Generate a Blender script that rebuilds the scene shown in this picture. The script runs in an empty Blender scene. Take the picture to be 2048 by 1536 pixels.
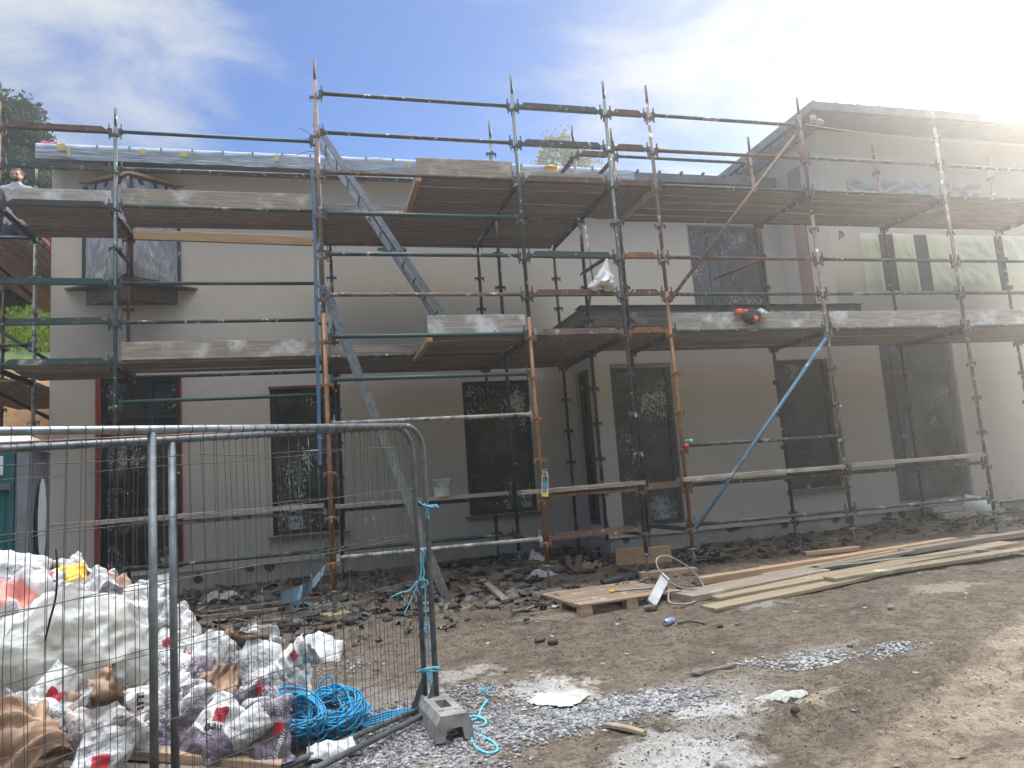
import bpy, bmesh, math, random
from mathutils import Vector, Matrix, noise
import numpy as np
R = random.Random(7)
SC = bpy.context.scene
HZ, HG = .0042, .76
COL = SC.collection
rad = math.radians

# ------------------------------------------------------------------ survey
# camera basis measured from the vanishing points of the scaffold; X runs along the
# house front, Y into the house, Z up, camera at the origin; F = focal length in px of a 2048 px wide photo
F = 1465.0
def _basis():
    dx = np.array([6470-1024, 768-590, -F]); dz = np.array([232-1024, 768+10300, -F])
    dz /= np.linalg.norm(dz); dx -= dz*(dx@dz); dx /= np.linalg.norm(dx)
    return np.array([dx, np.cross(dz, dx), dz])
RB = _basis()
def ray(px, py): return RB@np.array([px-1024, 768-py, -F])
def PY(px, py, Y): r = ray(px, py); return Vector(r*(Y/r[1]))
def PX(px, py, X): r = ray(px, py); return Vector(r*(X/r[0]))
def PZ(px, py, Z): r = ray(px, py); return Vector(r*(Z/r[2]))
def gbase(x, y):
    z = -1.60 + 0.0556*max(0, min(y, 12)-4) + 0.017*max(-8, min(x, 14))
    return z
def nz(x, y, z=0.0): return noise.noise((x, y, z))
def ground(x, y):
    z = gbase(x, y)
    n = nz(x*.6, y*.6)*.035 + nz(x*1.9, y*1.9, 3)*.02 + nz(x*5, y*5, 7)*.011
    if 8.2 < y < 11.6 and x > -4: n += .03*max(0, nz(x*1.3, y*2.0, 21)) + .012*abs(nz(x*11, y*11, 2))
    # wheel ruts and torn mud in the foreground on the right
    d = (y-4.0) - (x-2.6)*.18
    if abs(d) < 1.2 and x > 1.2:
        w = max(0, 1-abs(d)/1.2)*min(1, (x-1.2)/1.0)
        rd = 1-2*abs(nz(x*1.5+.4*nz(y*3, x*2), d*4.2, 5)); n += w*(.055*nz(x*1.2, d*5.5, 5)+.05*max(0, rd-.55)*2+.035*nz(x*4, y*9, 9))
    n += .006*nz(x*13, y*13, 4)+.003*nz(x*24, y*24, 6)
    return z + n
def G(px, py, h=0.0):
    p = PZ(px, py, -1.4)
    for _ in range(6): p = PZ(px, py, ground(p.x, p.y)+h)
    return p

# ------------------------------------------------------------------ materials
class NB:
    def __init__(s, name):
        s.m = bpy.data.materials.new(name); s.m.use_nodes = True; s.t = s.m.node_tree
        s.t.nodes.clear(); s.out = s.n('ShaderNodeOutputMaterial')
    def n(s, typ, inp=None, **kw):
        nd = s.t.nodes.new(typ)
        for k, v in kw.items(): setattr(nd, k, v)
        for k, v in (inp or {}).items(): s.set(nd, k, v)
        return nd
    def set(s, nd, k, v):
        i = nd.inputs[k]
        if isinstance(v, bpy.types.NodeSocket): s.t.links.new(v, i)
        elif isinstance(v, (tuple, list)) and i.type == 'RGBA': i.default_value = (*v[:3], 1)
        else: i.default_value = v
    def math(s, op, a, b=0.0, clamp=False):
        nd = s.n('ShaderNodeMath', operation=op, use_clamp=clamp); s.set(nd, 0, a); s.set(nd, 1, b); return nd.outputs[0]
    def mix(s, fac, a, b, blend='MIX'):
        nd = s.n('ShaderNodeMix', data_type='RGBA', blend_type=blend)
        s.set(nd, 0, fac); s.set(nd, 6, a); s.set(nd, 7, b); return nd.outputs[2]
    def noise(s, vec, scale, detail=4, rough=.55, dist=0.0):
        return s.n('ShaderNodeTexNoise', {'Vector': vec, 'Scale': scale, 'Detail': detail, 'Roughness': rough, 'Distortion': dist}).outputs[0]
    def ramp(s, fac, lo, hi):
        nd = s.n('ShaderNodeMapRange', {'Value': fac, 'From Min': lo, 'From Max': hi}, interpolation_type='SMOOTHSTEP'); return nd.outputs[0]
    def coords(s, stretch=(1, 1, 1), rnd=True, kind='Object'):
        v = s.n('ShaderNodeTexCoord').outputs[kind]
        if rnd:
            r = s.n('ShaderNodeObjectInfo').outputs['Random']
            c = s.n('ShaderNodeCombineXYZ', {0: s.math('MULTIPLY', r, 37.0), 1: s.math('MULTIPLY', r, 91.0), 2: s.math('MULTIPLY', r, 53.0)}).outputs[0]
            v = s.n('ShaderNodeVectorMath', operation='ADD').outputs[0] if False else s._add(v, c)
        if stretch != (1, 1, 1):
            v = s.n('ShaderNodeMapping', {'Vector': v, 'Scale': stretch}).outputs[0]
        return v
    def _add(s, a, b):
        nd = s.n('ShaderNodeVectorMath', operation='ADD'); s.set(nd, 0, a); s.set(nd, 1, b); return nd.outputs[0]
    def bump(s, h, strength=.3, dist=.01):
        return s.n('ShaderNodeBump', {'Height': h, 'Strength': strength, 'Distance': dist}).outputs[0]
    def bsdf(s, col, rough=.7, normal=None, **kw):
        d = {'Base Color': col, 'Roughness': rough}
        if normal is not None: d['Normal'] = normal
        d.update({k.replace('_', ' '): v for k, v in kw.items()})
        b = s.n('ShaderNodeBsdfPrincipled', d); s.t.links.new(b.outputs[0], s.out.inputs[0]); return b

MAT = {}
def mat(name, c1, c2=None, scale=6, rough=.75, bump=.3, bscale=40, bdist=.004, stretch=(1, 1, 1), metal=0.0, spec=.35, splats=(), contrast=(.35, .65), obrnd=0.0, sss=None):
    b = NB(name); v = b.coords(stretch); c2 = c2 or tuple(x*.7 for x in c1)
    f = b.ramp(b.noise(v, scale, 5, .6), *contrast)
    col = b.mix(f, c1, c2)
    if obrnd:
        r = b.n('ShaderNodeObjectInfo').outputs['Random']
        k = b.math('ADD', b.math('MULTIPLY', r, obrnd), 1-obrnd*.6)
        col = b.mix(1.0, col, b.n('ShaderNodeCombineColor', {0: k, 1: k, 2: k}).outputs[0], 'MULTIPLY')
    for (sc, ssc, lo, hi) in splats:
        vv = b.coords(); col = b.mix(b.ramp(b.noise(vv, ssc, 6, .65), lo, hi), col, sc)
    nb = b.bump(b.noise(v, bscale, 4, .6), bump, bdist) if bump else None
    b.bsdf(col, rough, nb, Metallic=metal, **{'Specular IOR Level': spec}); MAT[name] = b.m; return b.m

PL = (.55, .53, .49)     # dried plaster
mat('green_paint', (.028, .058, .057), (.050, .060, .058), 9, .5, .25, 60, splats=[((.13, .075, .045), 5, .56, .66), ((.35, .34, .31), 3.2, .56, .72), (PL, 13, .61, .66)])
mat('green_clean', (.022, .070, .068), (.040, .062, .060), 7, .45, .2, 60, splats=[(PL, 16, .66, .71)])
mat('plastered_tube', (.36, .34, .30), (.14, .13, .11), 10, .85, .8, 45, splats=[((.02, .07, .065), 6, .58, .64)])
mat('orange_paint', (.255, .120, .048), (.165, .074, .036), 6, .6, .3, 60, splats=[((.16, .07, .03), 7, .56, .66), (PL, 13, .65, .70)])
mat('rust', (.145, .082, .056), (.092, .055, .042), 7, .8, .5, 60, splats=[((.30, .20, .14), 9, .60, .70), (PL, 13, .64, .69)])
mat('rust_pale', (.190, .140, .110), (.125, .096, .080), 6, .75, .4, 60, splats=[(PL, 9, .55, .66)])
mat('blue_paint', (.065, .145, .225), (.10, .17, .22), 6, .5, .2, 60, splats=[(PL, 7, .60, .68)])
mat('galvanised', (.34, .355, .365), (.22, .235, .245), 14, .42, .25, 30, metal=.75)
mat('galvanised_dull', (.18, .195, .20), (.115, .124, .128), 12, .5, .3, 40, metal=.55)
mat('rust_wire', (.27, .13, .08), (.19, .085, .05), 12, .8, .3, 60)
mat('wire', (.105, .10, .095), (.07, .065, .06), 20, .6, .2, 60, metal=.3, splats=[((.6, .6, .58), 3.3, .66, .69)])
mat('board_wood', (.34, .285, .225), (.20, .165, .13), 3, .85, .5, 9, .003, (1, 14, 14), obrnd=.35, splats=[(PL, 2.2, .60, .75)])
mat('board_dirty', (.27, .225, .19), (.145, .118, .10), 3, .9, .5, 9, .003, (1, 14, 14), obrnd=.30, splats=[((.30, .27, .24), 2.0, .62, .78)])
mat('toe_wood', (.35, .29, .23), (.21, .175, .14), 2.5, .85, .6, 8, .003, (1, 16, 16), obrnd=.2, splats=[((.56, .54, .50), 3, .50, .72), ((.13, .11, .09), 5, .66, .74)])
mat('toe_grey', (.39, .355, .305), (.26, .235, .205), 3, .85, .6, 8, .003, (1, 10, 10), obrnd=.15, splats=[((.60, .585, .56), 3, .48, .68), ((.14, .12, .10), 6, .66, .72)])
mat('new_timber', (.42, .275, .16), (.32, .205, .12), 2.2, .75, .4, 8, .002, (1, 16, 16), obrnd=.22)
mat('plank_timber', (.33, .255, .165), (.225, .172, .112), 2.2, .8, .5, 8, .002, (1, 15, 15), obrnd=.3, splats=[((.56, .52, .45), 2.5, .58, .74), ((.18, .13, .09), 1.4, .63, .78)])
mat('grey_timber', (.29, .235, .175), (.195, .158, .118), 2.2, .85, .5, 8, .002, (1, 15, 15), obrnd=.3, splats=[((.42, .40, .36), 2.5, .58, .74), ((.13, .105, .08), 1.6, .60, .74)])
mat('pale_timber', (.40, .32, .19), (.30, .235, .14), 2.2, .8, .5, 8, .002, (1, 15, 15), obrnd=.2, splats=[((.44, .42, .37), 2.5, .58, .74)])
mat('pallet_timber', (.36, .255, .17), (.23, .16, .105), 2.4, .85, .5, 8, .002, (1, 14, 14), obrnd=.3, splats=[((.55, .51, .46), 3, .56, .72)])
mat('old_timber', (.20, .165, .13), (.11, .09, .07), 3, .9, .6, 8, .003, (1, 14, 14), obrnd=.3)
mat('pale_brace', (.50, .48, .40), (.40, .38, .32), 4, .8, .3, 20)
mat('anthracite', (.050, .052, .055), (.038, .04, .042), 6, .45, .1, 40, splats=[(PL, 9, .64, .69)])
mat('zinc', (.16, .17, .18), (.12, .13, .14), 4, .5, .1, 20, metal=.3)
mat('soffit', (.17, .145, .13), (.14, .12, .11), 5, .8, .1, 30)
mat('soffit_grey', (.085, .09, .095), (.07, .074, .078), 5, .8, .1, 30)
mat('felt', (.10, .085, .075), (.065, .055, .05), 6, .85, .7, 12, .01)
mat('mortar', (.115, .105, .095), (.075, .07, .062), 12, .95, .6, 50)
mat('red_seal', (.36, .045, .03), (.26, .035, .03), 8, .6, .2, 40)
mat('red_tape', (.22, .055, .04), (.14, .05, .04), 4, .6, .2, 40)
mat('terracotta', (.30, .20, .17), (.26, .17, .15), 4, .8, .2, 40)
mat('concrete', (.25, .24, .22), (.16, .153, .142), 9, .9, .7, 60, .004, splats=[((.36, .35, .325), 6, .55, .7), ((.12, .095, .07), 5, .60, .72)])
mat('white_plastic', (.54, .54, .525), (.42, .42, .40), 4, .45, .2, 20, splats=[((.30, .27, .23), 6, .62, .72)])
mat('teal_plastic', (.012, .090, .095), (.010, .070, .080), 3, .45, .15, 20, splats=[((.5, .5, .48), 13, .70, .74)])
mat('grey_plastic', (.17, .17, .188), (.135, .135, .152), 4, .5, .2, 20, splats=[((.5, .5, .5), 14, .69, .73)])
mat('sign_white', (.62, .67, .64), (.55, .60, .58), 4, .5, .05, 20, splats=[((.20, .24, .22), 30, .66, .69)])
mat('ink', (.035, .033, .035), None, 6, .6, 0)
mat('ink_white', (.70, .69, .68), None, 6, .6, 0)
mat('red_print', (.42, .03, .042), (.34, .03, .04), 8, .5, 0)
mat('mauve_print', (.135, .105, .135), (.10, .08, .10), 6, .55, .1, 30)
mat('green_print', (.03, .20, .10), None, 6, .5, 0)
mat('blue_print', (.05, .22, .42), None, 6, .5, 0)
mat('yellow_print', (.66, .56, .04), None, 6, .5, 0)
mat('yellow_plastic', (.70, .44, .045), (.55, .33, .04), 5, .5, .3, 20)
mat('yellow_tape', (.55, .46, .13), (.42, .36, .14), 9, .5, 0)
mat('pink_plastic', (.62, .10, .20), (.5, .1, .18), 9, .5, .3, 20)
mat('orange_fabric', (.75, .13, .03), (.6, .1, .03), 9, .7, .3, 40)
mat('red_fabric', (.72, .03, .03), (.55, .03, .03), 9, .6, .3, 40)
mat('dark_fabric', (.045, .042, .05), (.03, .028, .035), 9, .85, .4, 40)
mat('grey_fabric', (.36, .37, .38), (.28, .29, .30), 9, .9, .3, 60)
mat('jeans', (.05, .06, .09), None, 9, .9, .3, 60)
mat('skin', (.46, .27, .20), (.40, .22, .165), 12, .55, .1, 60)
mat('hair', (.10, .062, .038), (.065, .04, .025), 30, .8, .5, 90)
mat('black_sheet', (.018, .018, .020), (.03, .03, .033), 5, .35, .7, 14, .02)
mat('blue_sheet', (.055, .11, .15), (.07, .125, .165), 5, .5, .5, 12, .01)
mat('strap_blue', (.075, .155, .25), (.10, .18, .27), 5, .6, .2, 40)
mat('rope_blue', (.02, .35, .62), (.015, .25, .50), 9, .55, 0)
mat('twine_blue', (.13, .46, .60), (.10, .38, .52), 20, .6, .3, 90)
mat('hose', (.30, .285, .25), (.22, .21, .185), 8, .55, .2, 40)
mat('hose_black', (.02, .02, .02), None, 8, .45, .2, 40)
mat('can_metal', (.42, .46, .52), (.30, .33, .38), 8, .35, .1, 40, metal=.7)
mat('can_blue', (.10, .16, .36), (.30, .34, .48), 26, .4, 0)
mat('stone', (.20, .185, .165), (.12, .11, .10), 7, .9, .5, 40, obrnd=.4)
mat('mud_clod', (.10, .072, .05), (.065, .048, .035), 7, .95, .6, 40)
mat('paper_brown', (.36, .235, .155), (.25, .155, .10), 7, .85, .4, 30, obrnd=.25)
mat('foam', (.42, .40, .36), (.28, .26, .23), 5, .8, .6, 30)
mat('dark_timber', (.11, .088, .07), (.055, .045, .037), 3, .9, .6, 8, .003, (1, 14, 14), obrnd=.3)  # darker variant of the old timber, for the rubble
mat('bark', (.07, .055, .04), (.04, .03, .025), 7, .9, .7, 20)
mat('bark_pale', (.35, .33, .30), (.12, .11, .10), 5, .9, .4, 20)

def rope_mat():
    b = NB('rope_twist'); uv = b.n('ShaderNodeTexCoord').outputs['UV']
    w = b.n('ShaderNodeTexWave', {'Vector': uv, 'Scale': 1.0, 'Distortion': 0.0}, bands_direction='DIAGONAL').outputs[1]
    col = b.mix(b.ramp(w, .15, .75), (.010, .16, .33), (.06, .46, .74))
    b.bsdf(col, .5, b.bump(w, .8, .004), **{'Specular IOR Level': .4}); MAT['rope_twist'] = b.m
rope_mat()

def leaf_mat(name, a, c):
    b = NB(name); v = b.n('ShaderNodeTexCoord').outputs['Object']
    f = b.ramp(b.noise(v, 1.1, 4, .6), .38, .62); g = b.noise(v, 17, 2)
    col = b.mix(f, a, c); col = b.mix(b.ramp(g, .35, .75), col, tuple(x*1.7 for x in c))
    d = b.n('ShaderNodeBsdfDiffuse', {'Color': col}); t = b.n('ShaderNodeBsdfTranslucent', {'Color': col})
    m = b.n('ShaderNodeMixShader', {0: .22, 1: d.outputs[0], 2: t.outputs[0]}); b.t.links.new(m.outputs[0], b.out.inputs[0]); MAT[name] = b.m
leaf_mat('leaf_dark', (.016, .028, .016), (.034, .054, .026))
mat('shade_bank_green', (.035, .055, .02), (.02, .032, .014), 3, .95, .8, 5, .1)
leaf_mat('leaf_birch', (.10, .13, .035), (.16, .17, .05))
leaf_mat('leaf_conifer', (.02, .05, .025), (.045, .085, .04))
leaf_mat('grass_leaf', (.06, .10, .018), (.19, .25, .04))

def wall_mat():
    b = NB('render_wall'); v = b.n('ShaderNodeTexCoord').outputs['Object']
    big = b.ramp(b.noise(v, .55, 3), .3, .7); fine = b.noise(v, 5, 6, .65)
    col = b.mix(big, (.550, .490, .418), (.498, .443, .376))
    col = b.mix(b.ramp(fine, .35, .7), col, (.52, .463, .392))
    # damp drying patches
    st = b.n('ShaderNodeMapping', {'Vector': v, 'Scale': (1.3, 1.3, .35)}).outputs[0]
    col = b.mix(b.math('MULTIPLY', b.ramp(b.noise(st, 1.0, 5, .6), .55, .75), .25), col, (.42, .39, .35))
    sz_ = b.n('ShaderNodeSeparateXYZ', {0: v}).outputs[2]
    run = b.n('ShaderNodeMapping', {'Vector': v, 'Scale': (7, 7, .25)}).outputs[0]
    col = b.mix(b.math('MULTIPLY', b.ramp(b.noise(run, 1.0, 5, .65), .56, .76), .20), col, (.40, .37, .33))
    spl = b.math('SUBTRACT', b.noise(v, 7, 6, .75), b.math('MULTIPLY', b.math('MAXIMUM', b.math('SUBTRACT', sz_, .45), 0.0), .28))
    col = b.mix(b.math('MULTIPLY', b.ramp(spl, .50, .62), .5), col, (.26, .215, .17))
    arc = b.noise(b.n('ShaderNodeMapping', {'Vector': v, 'Scale': (1.2, 1.2, 3.0), 'Rotation': (0, .5, 0)}).outputs[0], 3.0, 7, .7, 1.5)
    col = b.mix(b.math('MULTIPLY', b.ramp(arc, .45, .7), .30), col, (.58, .54, .48))
    h = b.math('ADD', b.noise(b.n('ShaderNodeMapping', {'Vector': v, 'Scale': (1, 1, 2.2)}).outputs[0], 9, 6, .7), arc)
    b.bsdf(col, .9, b.bump(h, .25, .01), **{'Specular IOR Level': .2}); MAT['render_wall'] = b.m
    b = NB('plinth_wall'); v = b.n('ShaderNodeTexCoord').outputs['Object']
    col = b.mix(b.ramp(b.noise(v, 2.2, 6, .65), .35, .65), (.42, .40, .36), (.30, .285, .255))
    b.bsdf(col, .9, b.bump(b.noise(v, 14, 5), .3, .01)); MAT['plinth_wall'] = b.m
wall_mat()

def glass_mat(name, base, lo, hi, streak=(6, 6, 3)):
    b = NB(name); v = b.n('ShaderNodeTexCoord').outputs['Object']
    mv = b.n('ShaderNodeMapping', {'Vector': v, 'Scale': streak}).outputs[0]
    cl = b.noise(v, 1.3, 3); sp = b.noise(mv, 6.0, 5, .72, .8)
    f = b.ramp(b.math('ADD', sp, b.math('MULTIPLY', b.math('SUBTRACT', cl, .5), 1.0)), lo, hi)
    dust = b.math('MULTIPLY', b.ramp(b.noise(v, 3.1, 5, .6), .30, .75), .34)
    col = b.mix(dust, base, (.20, .19, .18)); col = b.mix(f, col, (.50, .49, .46))
    ro = b.math('ADD', .16, b.math('MULTIPLY', f, .6))
    b.bsdf(col, ro, None, **{'Specular IOR Level': .42}); MAT[name] = b.m
glass_mat('glass_splashed', (.024, .026, .029), .64, .68)
glass_mat('glass_dusty', (.028, .030, .032), .72, .76)
glass_mat('glass_heavy', (.03, .032, .034), .56, .62)

def film_mat(name, col, opa, wr=26, gloss=.35, vary=.3):
    b = NB(name); v = b.n('ShaderNodeTexCoord').outputs['UV']
    rnd = b.n('ShaderNodeObjectInfo').outputs['Random']
    v = b._add(v, b.n('ShaderNodeCombineXYZ', {0: b.math('MULTIPLY', rnd, 17.0), 1: b.math('MULTIPLY', rnd, 5.0)}).outputs[0])
    v2 = b.n('ShaderNodeMapping', {'Vector': v, 'Rotation': (0, 0, .6), 'Scale': (1, .35, 1)}).outputs[0]
    n1 = b.noise(v2, wr*.22, 5, .6, .6); n2 = b.noise(v, wr*.5, 5, .65)
    rg_ = b.math('SUBTRACT', 1.0, b.math('ABSOLUTE', b.math('MULTIPLY', b.math('SUBTRACT', n1, .5), 5.0)), True)
    rg_ = b.math('POWER', rg_, 3.0)
    h = b.math('ADD', b.math('MULTIPLY', rg_, .6), n2)
    nrm = b.bump(h, .9, .02)
    p = b.n('ShaderNodeBsdfPrincipled', {'Base Color': col, 'Roughness': gloss, 'Normal': nrm, 'Specular IOR Level': .5})
    tl = b.n('ShaderNodeBsdfTranslucent', {'Color': col, 'Normal': nrm})
    mm = b.n('ShaderNodeMixShader', {0: .3, 1: p.outputs[0], 2: tl.outputs[0]})
    tr = b.n('ShaderNodeBsdfTransparent')
    fac = b.math('ADD', opa-vary*.2, b.math('MULTIPLY', rg_, vary), True)
    mx = b.n('ShaderNodeMixShader', {0: fac, 1: tr.outputs[0], 2: mm.outputs[0]})
    b.t.links.new(mx.outputs[0], b.out.inputs[0]); MAT[name] = b.m
film_mat('film_clear', (.70, .72, .75), .56, 30, .3, .4)
film_mat('film_thin', (.46, .46, .45), .11, 30, .35, .12)
film_mat('film_torn', (.36, .37, .37), .30, 50, .3, .14)
film_mat('film_grey', (.42, .42, .41), .34, 30)
film_mat('film_white', (.62, .61, .55), .74, 18, .45)
film_mat('film_blue', (.40, .47, .55), .72, 26)
film_mat('film_sun_reflect', (.88, .87, .66), .93, 7, .18, .08)  # plastic sheet whose pale yellow also stands in for sunlit reflections

def bag_mat(name, mauve, base=(.50, .49, .47), printed=.45):
    b = NB(name); uv = b.n('ShaderNodeTexCoord').outputs['UV']
    sep = b.n('ShaderNodeSeparateXYZ', {0: uv}); s, t = sep.outputs[0], sep.outputs[1]
    ob = b.coords((1, 1, 1))
    col = b.mix(b.ramp(b.noise(ob, 9, 5, .6), .45, .75), base, tuple(x*.72 for x in base))
    edge = b.math('ADD', t, b.math('MULTIPLY', b.math('SUBTRACT', b.noise(uv, 2.3, 1), .5), .5))
    mk = b.ramp(edge, mauve+.02, mauve-.02)
    col = b.mix(mk, col, (.125, .10, .125))
    # rows of small print
    row = b.math('FRACT', b.math('MULTIPLY', t, 34.0)); rid = b.math('FLOOR', b.math('MULTIPLY', t, 34.0))
    cv = b.n('ShaderNodeCombineXYZ', {0: b.math('MULTIPLY', s, 95.0), 1: b.math('MULTIPLY', rid, 7.3)}).outputs[0]
    let = b.ramp(b.noise(cv, 1.0, 1), .50, .53)
    bv = b.n('ShaderNodeCombineXYZ', {0: b.math('MULTIPLY', s, 3.0), 1: b.math('MULTIPLY', t, 2.3)}).outputs[0]
    blk = b.ramp(b.noise(b._add(bv, b.n('ShaderNodeCombineXYZ', {2: b.math('MULTIPLY', b.n('ShaderNodeObjectInfo').outputs['Random'], 50.0)}).outputs[0]), 1.0, 0), 1-printed, 1.02-printed)
    pr = b.math('MULTIPLY', b.math('MULTIPLY', let, b.math('LESS_THAN', row, .5)), blk)
    inv = b.mix(mk, (.10, .09, .11), (.5, .48, .5))
    col = b.mix(b.math('MULTIPLY', pr, .75), col, inv)
    dirt = b.ramp(b.noise(ob, 4, 6, .7), .52, .78)
    col = b.mix(b.math('MULTIPLY', dirt, .6), col, (.30, .25, .20))
    b.bsdf(col, .7, b.bump(b.math('ADD', b.noise(ob, 24, 4, .6), b.math('MULTIPLY', b.n('ShaderNodeTexVoronoi', {'Vector': ob, 'Scale': 17.0}, feature='DISTANCE_TO_EDGE').outputs[0], 1.5)), .8, .012), **{'Specular IOR Level': .25}); MAT[name] = b.m
bag_mat('bag_white', .10); bag_mat('bag_half', .42); bag_mat('bag_mauve', .95, printed=.5); bag_mat('bag_plain', -.3, printed=.25)
bag_mat('bag_grey', -.3, (.42, .395, .375), .4)

def net_mat():
    b = NB('bag_net'); uv = b.n('ShaderNodeTexCoord').outputs['UV']
    ck = b.n('ShaderNodeTexChecker', {'Vector': uv, 'Scale': 90.0}).outputs[1]
    ob = b.coords()
    col = b.mix(ck, (.66, .63, .62), (.46, .40, .42))
    col = b.mix(b.ramp(b.noise(ob, 3.0, 3), .52, .60), col, (.60, .24, .20))
    b.bsdf(col, .7, b.bump(b.noise(ob, 25, 4), .5, .008)); MAT['bag_net'] = b.m
net_mat()

def ground_mat():
    b = NB('mud_ground'); v = b.n('ShaderNodeTexCoord').outputs['Object']
    n1 = b.ramp(b.noise(v, .7, 5, .6), .35, .65); n2 = b.ramp(b.noise(v, 4.2, 7, .7), .35, .7); n3 = b.noise(v, 34, 5, .7)
    col = b.mix(n1, (.165, .126, .090), (.100, .076, .054))
    col = b.mix(n2, col, (.225, .180, .132))
    col = b.mix(b.ramp(n3, .52, .70), col, (.052, .039, .029))
    col = b.mix(b.math('MULTIPLY', b.ramp(b.noise(v, 13, 6, .7, .4), .50, .62), .7), col, (.062, .045, .033))
    col = b.mix(b.math('MULTIPLY', b.ramp(b.noise(v, 21, 5, .7), .58, .66), .7), col, (.26, .215, .165))
    st_ = b.n('ShaderNodeMapping', {'Vector': v, 'Scale': (2.2, 5.5, 1), 'Rotation': (0, 0, .25)}).outputs[0]
    col = b.mix(b.math('MULTIPLY', b.ramp(b.noise(st_, 2.4, 8, .72, 1.2), .50, .66), .75), col, (.058, .042, .031))
    col = b.mix(b.math('MULTIPLY', b.ramp(b.noise(v, 70, 3, .7), .58, .66), .55), col, (.23, .19, .145))
    col = b.mix(b.math('MULTIPLY', b.ramp(b.noise(v, 48, 4, .7), .60, .67), .8), col, (.040, .030, .023))
    # scattered dried plaster flecks
    fl = b.ramp(b.noise(v, 15, 6, .75), .655, .70); cl = b.ramp(b.noise(v, .9, 3), .42, .62)
    col = b.mix(b.math('MULTIPLY', fl, cl), col, (.50, .47, .42))
    wv = b.n('ShaderNodeTexNoise', {'Vector': v, 'Scale': 3.2, 'Detail': 7.0, 'Roughness': .7})
    off = b.n('ShaderNodeVectorMath', operation='MULTIPLY_ADD'); b.set(off, 0, wv.outputs[1]); off.inputs[1].default_value = (.9, .9, 0); off.inputs[2].default_value = (-.45, -.45, 0)
    vw = b._add(v, off.outputs[0])
    ed = b.noise(v, 12, 6, .75)
    spk = b.math('ADD', .35, b.math('MULTIPLY', b.ramp(b.noise(v, 40, 5, .75), .36, .56), .65))
    for (px, py, rx, ry, op, c) in SPOTS:
        p = PZ(px, py, -1.52)
        mp = b.n('ShaderNodeMapping', {'Vector': vw, 'Location': (-p.x/rx, -p.y/ry, 0), 'Scale': (1/rx, 1/ry, 0)}).outputs[0]
        ln = b.n('ShaderNodeVectorMath', operation='LENGTH'); b.set(ln, 0, mp)
        q = b.math('ADD', ln.outputs['Value'], b.math('MULTIPLY', b.math('SUBTRACT', ed, .5), 1.7))
        col = b.mix(b.math('MULTIPLY', b.math('MULTIPLY', b.ramp(q, 1.0, .50), op*.92), spk), col, c)
    h = b.math('ADD', b.math('MULTIPLY', b.noise(v, 11, 7, .72), 1.0), b.math('MULTIPLY', n3, .35))
    b.bsdf(col, .92, b.bump(b.math('ADD', h, b.math('MULTIPLY', b.noise(v, 85, 4, .7), .25)), 1.0, .05), **{'Specular IOR Level': .2}); MAT['mud_ground'] = b.m
WHT = (.50, .485, .455); SAND_SUN = (.50, .43, .31)
SPOTS = [(1130, 1392, .34, .36, .95, (.52, .48, .40)), (1060, 1385, .3, .25, .8, WHT), (1425, 1412, .36, .22, .95, WHT), (1330, 1500, .5, .25, .7, WHT), (1400, 1505, .45, .2, .8, WHT), (1440, 1450, .35, .28, .45, WHT),
         (900, 1480, .4, .5, .55, WHT), (930, 1360, .35, .2, .6, (.52, .50, .44)), (1000, 1440, .3, .3, .35, WHT), (900, 1250, .35, .12, .45, SAND_SUN), (1100, 1260, .4, .18, .35, SAND_SUN), (1400, 1390, .7, .5, .35, WHT),
         (1900, 1205, .5, .2, .5, SAND_SUN), (1530, 1240, .35, .12, .5, WHT), (1630, 1395, .35, .1, .5, SAND_SUN), (940, 1185, .4, .3, .5, (.45, .42, .38)), (1190, 1120, .35, .25, .4, (.40, .38, .35)), (1120, 1215, .35, .08, .6, WHT), (1520, 1215, .6, .06, .5, WHT),  # the tan spot farthest right paints a lone patch of sunlight
         (700, 1410, .7, .5, .35, (.46, .44, .40)), (1640, 1310, .5, .14, .35, (.42, .40, .37)), (650, 1245, .5, .2, .5, (.38, .36, .33))]
ground_mat()

def hill_mat():
    b = NB('bank_soil'); v = b.n('ShaderNodeTexCoord').outputs['Object']
    z = b.n('ShaderNodeSeparateXYZ', {0: v}).outputs[2]
    col = b.mix(b.ramp(b.noise(v, 1.5, 6, .7), .35, .65), (.36, .20, .09), (.24, .13, .065))
    g = b.mix(b.ramp(b.noise(v, 3.0, 7, .75), .35, .65), (.10, .145, .028), (.035, .06, .016))
    col = b.mix(b.ramp(b.math('ADD', z, b.math('MULTIPLY', b.noise(v, .8, 3), 1.2)), 3.1, 3.7), col, b.mix(b.ramp(z, 5.4, 6.0), g, (.02, .035, .012)))
    b.bsdf(col, .95, b.bump(b.noise(v, 6, 6, .7), 1.0, .08)); MAT['bank_soil'] = b.m
hill_mat()

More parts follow.
